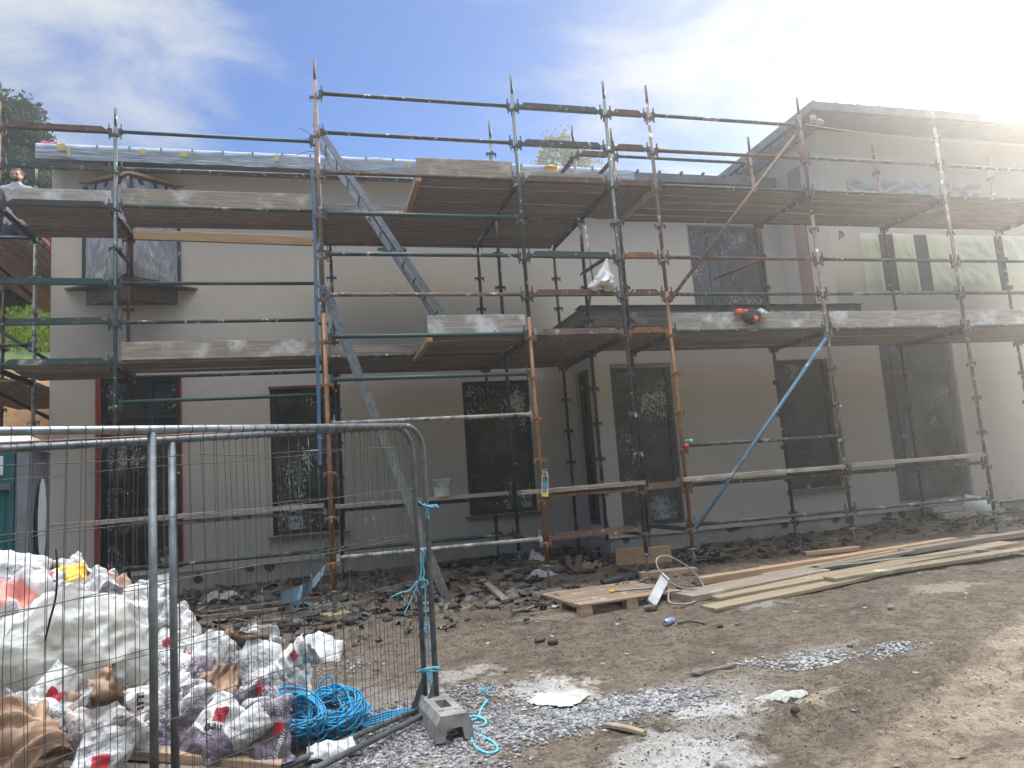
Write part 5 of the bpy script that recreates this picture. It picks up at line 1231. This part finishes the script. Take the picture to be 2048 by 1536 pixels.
mb = MB(); mb.blob(G(1302, 1216, .03), (.07, .04, .035), 0, 12, 8, .3, 4); solo('stone', mb, 'stone', 'stone at the foot of the white plastic strip', 'stone', 'stones on the mud')
# hose looped over the pallet
hp = lambda x, y, h: G(x, y, h)
mb = MB(); pts = [pp(.62, .42, .16), pp(.80, .40, .155), pp(.98, .30, .16), pp(1.15, .18, .16), G(1340, 1205, .06), G(1385, 1205, .03), G(1408, 1185, .03), PY(1400, 1160, G(1405, 1190).y+.1), PY(1370, 1130, G(1405, 1190).y+.15), PY(1335, 1112, G(1405, 1190).y+.12), PY(1314, 1118, G(1405, 1190).y+.05), PY(1318, 1140, G(1405, 1190).y), PY(1345, 1168, G(1405, 1190).y-.05), PY(1380, 1178, G(1405, 1190).y-.05), G(1420, 1172, .06), G(1480, 1163, .07), G(1600, 1143, .09), G(1700, 1128, .10), G(1850, 1112, .1), G(1960, 1100, .1), G(2070, 1112, .02)]
mb.tube(curve_path(pts, 6), .0095, 8); solo('hose', mb, 'hose', 'grey hose looping from the pallet over the planks', 'hose')
mb = MB(); mb.tube([pp(.57, .42, .16), pp(.63, .42, .16)], .016, 8); solo('hose_fitting', mb, 'yellow_plastic', 'yellow connector on the end of the grey hose', 'fitting')
# can
c = G(1338, 1243, .033); d = Vector((.85, .52, .0)).normalized(); mb = MB(); mb.tube([c-d*.075, c-d*.068, c+d*.06, c+d*.075], [.026, .032, .032, .026], 18)
can = solo('spray_can', mb, 'can_metal', 'dented silver and blue can lying on the mud', 'can'); ORG[can.name] = Vector(can.location)
mb = MB(); mb.tube([c-d*.045, c+d*.05], .0326, 18, cap=False); part('printed_sleeve', mb, 'can_blue', can)
mb = MB(); mb.tube(curve_path([G(1355, 1247, .01), G(1375, 1243, .02), G(1395, 1245, .012), G(1409, 1248, .008)]), [.008]*25, 6); solo('rubber_strip', mb, 'hose_black', 'dark strip of rubber lying right of the can', 'rubber strip')
# scrap pieces
def scrap(px, py, w, h, t, m, label, name, seed, cat='scrap', lift=0, rz=0, M2=None):
    c = G(px, py); mb = MB()
    def f(u, v):
        x, y = (u-.5)*w*(1+.2*noise.noise((v*3, seed, 1))), (v-.5)*h*(1+.25*noise.noise((u*3, seed, 2))); q_ = rotz(rz)@Vector((x, y, 0)); n = noise.noise((u*3+seed, v*3, seed)); n2 = 1-2*abs(noise.noise((u*5, v*5+seed, 3)))
        k = (math.sin(math.pi*u)*math.sin(math.pi*v))**.6; n3 = abs(((u*2.3+v*1.1+seed) % 1)-.5)+abs(((v*2.1-u*.9+seed*.3) % 1)-.5)-.5; return c+Vector((q_.x*(1+.15*n3), q_.y*(1+.15*n), .008+lift+t*k*max(.05, .45+.5*n+.3*n2+.5*n3)))
    mb.grid(f, 30, 26, skip=lambda u, v: math.hypot(u-.5, v-.5) > .40+.16*noise.noise((math.cos(math.atan2(v-.5, u-.5))*1.8+seed, math.sin(math.atan2(v-.5, u-.5))*1.8, seed))); return solo(name, mb, m, label, cat)
scrap(1570, 1402, .40, .24, .07, 'film_white', 'crumpled white paper scrap alone on the mud', 'paper_scrap', 11.7)
scrap(1125, 1392, .66, .5, .05, 'foam', 'lump of dried pale plaster on the gravel', 'plaster_lump', 5.2, lift=-.022)
scrap(1300, 1216, .10, .08, .03, 'paper_brown', 'small brown paper scrap by the pallet corner', 'paper_scrap', 8.8)
scrap(1112, 1216, .11, .06, .03, 'foam', 'pale plaster crust left of the pallet corner', 'plaster_lump', 9.8)
scrap(440, 1205, .55, .36, .16, 'film_white', 'white polythene crumpled on the debris behind the fence', 'polythene_sheet', 1.7)
scrap(520, 1205, .5, .3, .10, 'film_grey', 'grey polythene sheet on the debris right of the white one', 'polythene_sheet', 2.9)
scrap(1075, 1130, .34, .30, .30, 'bag_plain', 'printed white cement bag slumped under the scaffold by the corner', 'cement_bag', 6.6, 'bag')
scrap(1030, 1188, .34, .14, .08, 'film_grey', 'clear plastic scrap on the ground right of the grey plank', 'polythene_sheet', 7.7)
scrap(960, 1196, .16, .08, .07, 'film_grey', 'small clear plastic scrap left of the grey plank', 'polythene_sheet', 7.1)
scrap(1085, 1160, .5, .22, .12, 'film_clear', 'clear film tangled round the orange standard foot', 'polythene_sheet', 4.7)
scrap(1530, 1140, .2, .12, .07, 'film_white', 'white film scrap under the wing wall by the planks', 'polythene_sheet', 14.7)
for k, (px, py, w, h, t, m, lab) in enumerate([(1870, 1042, .62, .4, .36, 'black_sheet', 'black plastic sheet bundled below the torn sheeted door'), (1912, 1034, .36, .3, .34, 'black_sheet', 'smaller black sheet heap beside the upturned tub'), (2010, 1046, .7, .5, .14, 'film_grey', 'clear plastic sheet spread at the right end of the wall'), (2040, 1030, .5, .4, .16, 'black_sheet', 'black sheet edge at the right picture border')]):
    scrap(px, py, w, h, t, m, lab, 'plastic_sheet', 20+k*3.3, 'plastic sheet')
mb = MB(); 
for (a_, b_) in (((1222, 1152), (1256, 1136)),): pass
mb.tube(curve_path([G(1205, 1168, .05), G(1250, 1155, .05), G(1300, 1148, .045)]), .05, 12); solo('membrane_roll', mb, 'black_sheet', 'dark roll of membrane behind the pallet', 'roll')
mb = MB(); P0 = [PY(648, 1140, 8.7), PY(622, 1170, 8.6), PY(592, 1188, 8.5)]; P1 = [G(560, 1200, .04), G(600, 1216, .02), G(625, 1218, .01)]
sp = curve_path(P0+P1, 8); mb.grid(lambda u, v: sp[min(len(sp)-1, int(v*(len(sp)-1)))]+Vector((.05*(u-.5), .09*(u-.5), .14*(u-.5))), 3, len(sp)-1); solo('plastic_strip', mb, 'blue_sheet', 'twisted dull blue plastic strip on the debris behind the fence', 'plastic strip')
scrap(740, 1222, .3, .08, .03, 'blue_sheet', 'flat dull blue plastic piece on the mud behind the fence', 'plastic_piece', 3.9)
gb((965, 1168), (1012, 1210), .09, .03, 'old_timber', 'short grey plank lying across the mud left of the pallet', .02, grp='loose timber on the mud')
gb((1210, 1455), (1290, 1472), .045, .022, 'plank_timber', 'pale wooden stake lying on the gravel edge', .0, grp='loose timber on the mud')
gb((1390, 1350), (1472, 1333), .04, .02, 'old_timber', 'brown stick on the mud above the white powder', .0, grp='loose timber on the mud')
gb((360, 1242), (560, 1222), .07, .04, 'old_timber', 'brown lath among debris behind the fence, nearer one', .0, grp='loose timber on the mud')
gb((400, 1232), (640, 1205), .07, .04, 'old_timber', 'brown lath among debris behind the fence, farther one', .0, grp='loose timber on the mud')
mb = MB(); c = G(672, 1238); mb.box((c.x, c.y, c.z+.03), (.28, .24, .07), rotz(.3)); solo('base_pad', mb, 'plank_timber', 'pale timber pad under the orange standard behind the fence', 'pad', 'pads under standards')
mb = MB(); c = G(1105, 1188); mb.box((c.x, c.y, c.z+.02), (.30, .22, .05), rotz(-.1)); solo('base_pad', mb, 'old_timber', 'grey timber pad under the orange standard left of the pallet', 'pad', 'pads under standards')
for k, (px, py, r_) in enumerate([(1395, 1346, .045), (1440, 1252, .03), (1475, 1248, .025), (1782, 1216, .035), (1590, 1418, .03), (1700, 1290, .025), (1105, 1284, .05), (1080, 1280, .05)]):
    mb = MB(); mb.blob(G(px, py, r_*.4), (r_, r_*.8, r_*.7), 0, 14, 9, .22, k*2.2)
    lab = ['round pale stone beside the brown stick', 'dark clod right of the can', 'small dark stone right of the dark clod', 'stone in the middle of the bare mud at right', 'brown stone below the white paper scrap', 'small dark stone between the gravel patches', 'dark bark like clod in the central mud', 'smaller clod touching the bark like clod'][k]
    solo('mud_clod' if k in (1, 6, 7) else 'stone', mb, 'mud_clod' if k in (1, 4, 6, 7) else 'stone', lab, 'clod' if k in (1, 6, 7) else 'stone', 'stones on the mud')
# gravel, pebbles and rubble (uncounted)
def pebbles(name, label, spots, m, n, rmin, rmax, seed, flat=.6):
    rg = random.Random(seed); ico = bmesh.new(); bmesh.ops.create_icosphere(ico, subdivisions=1, radius=1); IV = np.array([v.co[:] for v in ico.verts]); IF = np.array([[v.index for v in f.verts] for f in ico.faces]); ico.free()
    tot = sum(s[4] for s in spots); VV, FF = [], []; c_ = 0; mats = []
    for (px, py, rx, ry, wt) in spots:
        c = G(px, py)
        for _ in range(int(n*wt/tot)):
            while True:
                a, b = rg.gauss(0, .45), rg.gauss(0, .45)
                if a*a+b*b < 1.2: break
            x, y = c.x+a*rx, c.y+b*ry; r = rmin+(rmax-rmin)*rg.random()**2.2
            A = np.array(Matrix.Rotation(rg.uniform(0, 6.28), 3, 'Z')@Matrix.Rotation(rg.uniform(-.4, .4), 3, 'X'))
            sc = np.array([r*rg.uniform(.8, 1.3), r*rg.uniform(.7, 1.0), r*flat*rg.uniform(.7, 1.2)])
            VV.append((IV*(1+np.array([rg.uniform(-.15, .15) for _ in range(len(IV))])[:, None])*sc)@A.T+np.array([x, y, ground(x, y)+r*flat*.45])); FF.append(IF+c_); c_ += len(IV); mats += [rg.choice((0, 0, 0, 1, 1, 2))]*len(IF)
    V = np.concatenate(VV); Fc = np.concatenate(FF); me = bpy.data.meshes.new(name); me.from_pydata(V.tolist(), [], Fc.tolist())
    for q_ in m: me.materials.append(MAT[q_])
    me.polygons.foreach_set('material_index', mats); me.polygons.foreach_set('use_smooth', [True]*len(Fc)); o = bpy.data.objects.new(name, me); COL.objects.link(o); return tag(o, label, 'gravel', kind='stuff')
mat('pebble', (.30, .29, .285), (.19, .185, .185), 6, .85, .2, 60); mat('pebble_dark', (.165, .16, .165), (.10, .10, .105), 6, .85, .2, 60); mat('pebble_dusty', (.38, .37, .35), (.27, .26, .245), 6, .9, .2, 60)
PB = ['pebble', 'pebble_dark', 'pebble_dusty']
pebbles('gravel', 'grey gravel spread round the fence foot', [(900, 1500, .55, .55, 5), (1000, 1430, .6, .5, 4), (1150, 1440, .6, .28, 5), (1230, 1420, .5, .30, 4), (1330, 1400, .5, .25, 3), (930, 1390, .4, .3, 2), (780, 1440, .5, .4, 3), (760, 1510, .5, .3, 3), (650, 1340, .7, .4, 1)], PB, 8200, .006, .020, 5)
pebbles('gravel_patch', 'two small patches of pale gravel on the bare mud', [(1620, 1320, .45, .20, 3), (1790, 1302, .3, .12, 1.4), (1480, 1330, .3, .1, .5)], ['pebble_dusty', 'pebble_dark', 'pebble'], 900, .008, .020, 6)
pebbles('scattered_grit', 'grit and crumbs scattered over the mud', [(1200, 1300, 2.0, 1.3, 3), (1700, 1350, 2.0, 1.2, 3), (1900, 1220, 2.0, 1.3, 2), (1500, 1450, 1.4, .7, 2), (1000, 1290, 1.6, 1.0, 2)], ['mud_clod', 'mud_clod', 'stone'], 6500, .0025, .009, 8)
rg = random.Random(44); mb = MB(); RMATS = ['dark_timber', 'felt', 'mud_clod', 'old_timber', 'mud_clod', 'black_sheet', 'old_timber', 'film_grey', 'stone']
def rub(n, px0, px1, y0, y1, big):
    for _ in range(n):
        fx = rg.uniform(px0, px1); y = rg.uniform(y0, y1); x = PY(fx, 1100, y).x
        if y > 11.3 or (x > XC-.1 and y > YR-.1): continue
        z = ground(x, y); k = rg.random(); A = rotz(rg.uniform(0, 6.28))@Matrix.Rotation(rg.gauss(0, .25), 3, 'X')@Matrix.Rotation(rg.gauss(0, .2), 3, 'Y')
        if k < .20: L = rg.uniform(.08, .42)*big; mb.box((x, y, z+.02+rg.random()*.06*big), (L, rg.uniform(.015, .08), rg.uniform(.008, .03)), A, rg.choice((0, 0, 1, 6, 0, 8)))
        elif k < .42: r_ = rg.uniform(.02, .09)*big; mb.blob((x, y, z+r_*.3), (r_, r_*.8, r_*.6), rg.choice((1, 2, 2, 8, 0, 3)), 7, 5, .35, rg.random()*50)
        elif k < .92:
            w = rg.uniform(.04, .20)*big; sd = rg.random()*60; m_ = rg.choice((1, 1, 3, 8, 5, 5, 7, 7, 2))
            mb.grid(lambda u, v: Vector((x, y, z+.015))+A@Vector(((u-.5)*w, (v-.5)*w*.8, .04*big*noise.noise((u*3+sd, v*3, sd))+.03*(1-2*abs(noise.noise((u*4, v*4, sd)))))), 6, 5, m_)
        else: L = rg.uniform(.1, .4); mb.tube([(x, y, z+.01), (x+A[0][0]*L*.5, y+A[1][0]*L*.5, z+.03), (x+A[0][0]*L, y+A[1][0]*L, z+.015)], rg.uniform(.003, .010), 5, rg.choice((0, 5, 1)))
rub(420, 330, 1080, 8.0, 11.2, 1.1); rub(160, 840, 1230, 9.2, 11.2, 1.5); rub(420, 1230, 2060, 8.7, 10.1, .75); rub(150, 380, 1100, 7.2, 8.6, .5); rub(160, 900, 1400, 7.6, 8.8, .5)
solo('rubble', mb, RMATS, 'timber scraps, paper and lumps strewn under the scaffold', 'rubble', kind='stuff', origin=(3, 9.5, -1.4))
mb = MB()
for _ in range(170):
    x = rg.uniform(1.0, 9); y = rg.uniform(3.0, 8.2); z = ground(x, y); A = rotz(rg.uniform(0, 6.28)); s = rg.uniform(.012, .034); sd = rg.random()*40
    mb.grid(lambda u, v: Vector((x, y, z+.004))+A@Vector(((u-.5)*s*1.6, (v-.5)*s, .012*noise.noise((u*3+sd, v*3, sd))+.006)), 3, 2, rg.choice((0, 1, 1, 2, 3)))
solo('litter', mb, ['old_timber', 'foam', 'mud_clod', 'old_timber'], 'chips and flakes littering the bare mud', 'litter', kind='stuff', origin=(5, 5, -1.5))

# things on the scaffold ------------------------------------------------
bk = PY(884, 985, YM-.05); bz = zl+.03
mb = MB(); c = Vector((bk.x, YM-.05, bz)); mb.tube([c, c+Vector((0, 0, .20)), c+Vector((0, 0, .205)), c+Vector((0, 0, .225))], [.105, .128, .136, .136], 24, cap=False); mb.tube([c+Vector((0, 0, .225)), c+Vector((0, 0, .02))], [.130, .100], 24, cap=False); i = mb.pts([c+Vector((.105*math.cos(a/24*6.283), .105*math.sin(a/24*6.283), .004)) for a in range(24)]); mb.face(range(i, i+24))
bu = solo('bucket', mb, 'white_plastic', 'white bucket standing on the low plank behind the fence end', 'bucket'); ORG[bu.name] = Vector(bu.location)
mb = MB(); mb.tube([c+Vector((.137*math.cos(a), -.137*math.sin(a)*.6-.03, .215-.10*math.sin(a))) for a in [k*math.pi/10 for k in range(11)]], .003, 5); part('handle', mb, 'wire', bu)
c = PY(1955, 1042, 9.75); c.z = ground(c.x, c.y)+.16; d = Vector((.75, -.5, -.35)).normalized(); mb = MB(); mb.tube([c-d*.20, c+d*.18, c+d*.20], [.15, .20, .21], 24, cap=False); mb.tube([c+d*.20, c-d*.18], [.195, .14], 24, cap=False); mb.tube([c-d*.2, c-d*.19], .15, 24); solo('tub', mb, 'white_plastic', 'pale tub tipped on its side among black sheets', 'tub')
# safety tag
c = PY(1090, 968, YF-.06); tg = thing('safety_tag', 'white scaffold tag with green and yellow bands on an orange standard', 'tag', c)
TM = Matrix.Rotation(rad(5), 3, 'Y')@Matrix.Rotation(rad(-12), 3, 'Z')
mb = MB(); i = mb.pts([c+TM@Vector(q_) for q_ in [(-.041, 0, -.15), (.041, 0, -.15), (.041, 0, .10), (.025, 0, .155), (-.025, 0, .155), (-.041, 0, .10)]]+[c+TM@Vector(q_) for q_ in [(-.041, .008, -.15), (.041, .008, -.15), (.041, .008, .10), (.025, .008, .155), (-.025, .008, .155), (-.041, .008, .10)]])
mb.face([i+k for k in range(6)]); mb.face([i+11-k for k in range(6)])
for k in range(6): mb.face((i+(k+1) % 6, i+k, i+6+k, i+6+(k+1) % 6))
part('holder', mb, 'white_plastic', tg)
mb = MB()
for z0, z1, x0, x1, m_ in ((.055, .075, -.034, .034, 0), (.02, .048, -.034, .034, 1), (-.035, .015, -.030, .030, 2), (-.055, -.042, -.03, .03, 0), (-.075, -.068, -.03, .02, 0), (-.09, -.083, -.03, .025, 0), (-.145, -.115, -.041, .041, 3), (-.105, -.098, -.03, .01, 2)):
    a_ = [c+TM@Vector(q_) for q_ in ((x0, -.003, z0), (x1, -.003, z0), (x1, -.003, z1), (x0, -.003, z1))]; mb.quad(*a_, m_)
part('printed_card', mb, ['ink', 'green_print', 'blue_print', 'yellow_print'], tg)
mb = MB(); mb.tube([c+TM@Vector((.018*math.cos(k), -.006, .112+.022*math.sin(k))) for k in [q_*.6 for q_ in range(11)]], .006, 6); mb.tube([c+Vector((-.05, 0, .16)), c+Vector((.0, -.02, .165)), c+Vector((.05, .01, .18))], .008, 8); part('clip', mb, 'galvanised_dull', tg)
# carrier bag hung from a ledger
bg = thing('carrier_bag', 'white carrier bag with green and red print hanging from a short ledger', 'carrier bag', PY(1205, 580, 8.42))
mb = MB(); tp = PY(1214, 517, 8.43); b0 = PY(1206, 560, 8.40)
def cbag(u, v):
    a = u*2*math.pi; w = .015+.14*min(1, (v*1.05))**1.25; k = 1+.30*(abs(((math.cos(a)*1.3+math.sin(a)*.9+v*.8) % 1)-.5)*4-1)*min(1, v*1.5)+.18*(abs(((math.cos(a)*2.1-math.sin(a)*2.6+v*2.3+.3) % 1)-.5)*4-1)
    p_ = tp.lerp(PY(1204, 578, 8.42), v) if v < .92 else PY(1204, 578, 8.42)*1.0
    ww = w*(1 if v < .9 else max(.05, (1-v)*10))
    return Vector((p_.x+math.cos(a)*ww*k*.95-.02*v+(.05*v*v if math.cos(a) > 0 else -.03*v*v), p_.y+math.sin(a)*ww*k*.7, p_.z-(.035*math.sin(a*2+1)*v)))
mb.grid(cbag, 40, 30); part('pouch', mb, 'white_plastic', bg)
mb = MB()
for u0, u1, v0, v1, m_ in ((.57, .66, .62, .78, 0), (.70, .77, .84, .91, 1)):
    def cf(u, v):
        q_ = Vector(cbag(u0+(u1-u0)*u, v0+(v1-v0)*v)); o_ = tp.lerp(PY(1204, 578, 8.42), v0); dd = Vector((q_.x-o_.x, q_.y-o_.y, 0)).normalized(); return q_+dd*.004
    mb.grid(cf, 8, 6, m_, skip=(lambda u, v: (u-.6)**2+(v-.65)**2 < .12) if m_ == 0 else None)
part('print', mb, ['green_print', 'red_print'], bg)
# jacket over the toe board
jk = thing('work_jacket', 'dark and orange work jacket slung over the toe board', 'jacket', PY(1500, 640, 8.40))
def cloth(px0, py0, px1, py1, Y, d, seed, m_, nm):
    b = MB(); c = PY((px0+px1)/2, (py0+py1)/2, Y); w = abs(PY(px1, py0, Y).x-PY(px0, py0, Y).x); h = abs(PY(px0, py0, Y).z-PY(px0, py1, Y).z); b.blob(c, (w/2, d, h/2), 0, 22, 14, .28, seed); part(nm, b, m_, jk)
cloth(1470, 618, 1496, 630, 8.44, .05, 3, 'orange_fabric', 'sleeve'); cloth(1488, 618, 1520, 646, 8.40, .06, 8, 'dark_fabric', 'body'); cloth(1512, 619, 1533, 636, 8.41, .05, 12, 'white_plastic', 'lining'); cloth(1506, 632, 1516, 644, 8.35, .03, 17, 'orange_fabric', 'trim')
tc = PY(1374, 886, YF-.05); wt = thing('tape_bundle', 'green and red tape bundle knotted on the orange standard by a ledger end', 'tape', tc)
mb = MB(); mb.blob(tc+Vector((.015, 0, .01)), (.045, .04, .04), 0, 14, 9, .3, 3); part('green_wrap', mb, 'green_print', wt); mb = MB(); mb.blob(tc+Vector((-.025, -.03, -.04)), (.04, .035, .035), 0, 14, 9, .25, 7); part('red_wrap', mb, 'red_print', wt); mb = MB(); mb.blob(tc+Vector((.055, -.01, .02)), (.018, .03, .03), 0, 10, 7, .2, 5); part('white_end', mb, 'white_plastic', wt)
mb = MB(); cc = PY(1680, 465, YM-.05)
for k in range(4): mb.tube(curve_path([cc+Vector((0, 0, .03)), cc+Vector((R.uniform(-.05, .05), -.02, -.04)), cc+Vector((R.uniform(-.05, .05), 0, -R.uniform(.08, .13)))], 4), .009, 5)
solo('rag', mb, 'old_timber', 'knotted rag dangling under the right upper deck', 'rag')
mb = MB(); cc = PY(1632, 243, 9.45)
for k in range(9): mb.blob(cc+Vector((R.uniform(-.14, .16), R.uniform(-.05, .05), R.uniform(-.05, .05))), (.06, .04, .03), 0, 10, 6, .5, k*3.7)
solo('crumpled_plastic', mb, 'film_white', 'crumpled white plastic tucked under the gable roof corner', 'plastic')
mb = MB(); mb.blob(PY(100, 291, 11.1), (.10, .06, .05), 0, 16, 10, .5, 4.2); solo('pink_plastic', mb, 'pink_plastic', 'scrunched pink plastic on the left end of the roof edge', 'plastic')
mb = MB(); cc = PY(1103, 336, YF+.15); mb.blob(cc, (.09, .05, .03), 0, 14, 8, .3, 2.1); solo('yellow_cloth', mb, 'yellow_plastic', 'yellow cloth lying on the board edge under the birch', 'cloth')
mb = MB(); cc = PY(785, 499, 11.0); mb.blob(cc, (.22, .10, .03), 0, 18, 8, .3, 6.1); solo('blue_cloth', mb, 'twine_blue', 'blue cloth caught on the wall edge of the upper deck', 'cloth')
mb = MB(); mb.tube(curve_path([PY(1610, 248, YF), PY(1700, 262, YF), PY(1850, 278, YF), PY(2060, 292, YF)]), .006, 6); solo('cable', mb, 'white_plastic', 'pale cable strung along the top right of the scaffold', 'cable')
mb = MB(); mb.tube(curve_path([PY(595, 255, YM-.05), PY(612, 262, YM-.05), PY(624, 272, YM-.05)]), .004, 5); mb.tube(curve_path([PY(610, 280, YM-.05), PY(620, 275, YM-.05), PY(630, 278, YM-.05)]), .004, 5); mb.tube(curve_path([PY(594, 310, YM-.05), PY(612, 304, YM-.05), PY(630, 303, YM-.05)]), .004, 5); solo('tie_wire', mb, 'hose_black', 'wire ends poking out beside the double standard against the sky', 'wire')

# ------------------------------------------------------------------ air volume added to imitate the lens glare near the sun
b = NB('glare_haze_air'); pv_ = b.n('ShaderNodeVolumePrincipled', {'Color': (.93, .95, .97), 'Density': HZ, 'Anisotropy': HG}); b.t.links.new(pv_.outputs[0], b.out.inputs['Volume']); MAT['glare_haze_air'] = b.m
mb = MB(); mb.box((5, 25, 6.9), (240, 190, 19.6)); solo('glare_haze', mb, 'glare_haze_air', None, None, kind='stuff', origin=(5, 30, 7.5))
# ------------------------------------------------------------------ camera, light, sky
cam = bpy.data.cameras.new('camera'); co = bpy.data.objects.new('camera', cam); COL.objects.link(co)
cam.sensor_fit = 'HORIZONTAL'; cam.sensor_width = 36; cam.lens = F/2048*36; cam.clip_start = .05; cam.clip_end = 1000
M4 = Matrix([list(r) for r in RB]).to_4x4(); co.matrix_world = M4; SC.camera = co
sd = Vector(ray(2440, 70)).normalized(); el = math.asin(sd.z); az = math.atan2(sd.x, sd.y)
sun = bpy.data.lights.new('sun', 'SUN'); sun.energy = 5.0; sun.angle = rad(.6); sun.color = (1, .91, .79)
so = bpy.data.objects.new('sun', sun); COL.objects.link(so); so.rotation_euler = sd.to_track_quat('Z', 'Y').to_euler()
w = bpy.data.worlds.new('World'); SC.world = w; w.use_nodes = True; nt = w.node_tree; nt.nodes.clear()
class WB(NB):
    def __init__(s, t): s.t = t
b = WB(nt); out = b.n('ShaderNodeOutputWorld')
sky = b.n('ShaderNodeTexSky', sky_type='NISHITA', sun_disc=False, sun_elevation=el, sun_rotation=az, air_density=1.0, dust_density=.7, ozone_density=2.5)
dirv = b.n('ShaderNodeTexCoord').outputs['Generated']; sp_ = b.n('ShaderNodeSeparateXYZ', {0: dirv})
CLO_, CHI_ = .46, .82
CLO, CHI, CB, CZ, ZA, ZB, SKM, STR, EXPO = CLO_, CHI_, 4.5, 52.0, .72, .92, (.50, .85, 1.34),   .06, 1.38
zz = b.math('MAXIMUM', b.math('ADD', sp_.outputs[2], .12), .05)
pv = b.n('ShaderNodeCombineXYZ', {0: b.math('DIVIDE', sp_.outputs[0], zz), 1: b.math('DIVIDE', sp_.outputs[1], zz), 2: .0}).outputs[0]
mp = b.n('ShaderNodeMapping', {'Vector': pv, 'Location': (1.7, .4, 0), 'Rotation': (0, 0, .5), 'Scale': (1.0, 1.35, 1)}).outputs[0]
cn = b.noise(mp, 2.1, 9, .60, .7); cb = b.noise(mp, .62, 3, .5)
dt = b.n('ShaderNodeVectorMath', operation='DOT_PRODUCT'); b.set(dt, 0, dirv); dt.inputs[1].default_value = sd; dd = b.math('MAXIMUM', dt.outputs['Value'], 0.0)
near = b.math('POWER', dd, 6.0)
dens = b.math('ADD', b.math('ADD', b.math('MULTIPLY', cn, .75), b.math('MULTIPLY', cb, .35)), b.math('MULTIPLY', near, .0))
for (bx_, by_, c0, amt) in ((830, 270, .955, -.11), (480, 290, .965, -.06), (250, 90, .965, .10), (1180, 90, .975, .08), (1420, 170, .97, .04), (40, 60, .975, .05), (1750, 60, .96, .0)):
    dn = b.n('ShaderNodeVectorMath', operation='DOT_PRODUCT'); b.set(dn, 0, dirv); dn.inputs[1].default_value = Vector(ray(bx_, by_)).normalized()
    dens = b.math('ADD', dens, b.math('MULTIPLY', b.ramp(dn.outputs['Value'], c0, 1.0), amt))
dens = b.math('ADD', dens, b.math('MULTIPLY', b.ramp(sp_.outputs[2], .56, .70), .35))
cf = b.ramp(dens, CLO, CHI)
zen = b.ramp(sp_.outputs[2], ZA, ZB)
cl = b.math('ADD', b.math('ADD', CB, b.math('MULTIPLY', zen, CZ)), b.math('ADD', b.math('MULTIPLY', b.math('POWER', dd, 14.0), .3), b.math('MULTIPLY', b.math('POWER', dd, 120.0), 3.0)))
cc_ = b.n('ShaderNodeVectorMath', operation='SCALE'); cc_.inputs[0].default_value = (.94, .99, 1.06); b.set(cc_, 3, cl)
skc = b.n('ShaderNodeVectorMath', operation='MULTIPLY'); b.set(skc, 0, sky.outputs[0]); skc.inputs[1].default_value = SKM
sdim = b.n('ShaderNodeVectorMath', operation='SCALE'); b.set(sdim, 0, skc.outputs[0]); b.set(sdim, 3, b.math('SUBTRACT', 1.0, b.math('MULTIPLY', b.math('POWER', dd, 5.0), .72)))
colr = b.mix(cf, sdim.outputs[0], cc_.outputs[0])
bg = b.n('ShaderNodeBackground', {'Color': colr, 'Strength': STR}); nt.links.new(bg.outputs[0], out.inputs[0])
SC.view_settings.view_transform = 'Standard'; SC.view_settings.look = 'None'; SC.view_settings.exposure = EXPO; SC.view_settings.gamma = 1
SC.cycles.max_bounces = 7; SC.cycles.transparent_max_bounces = 16
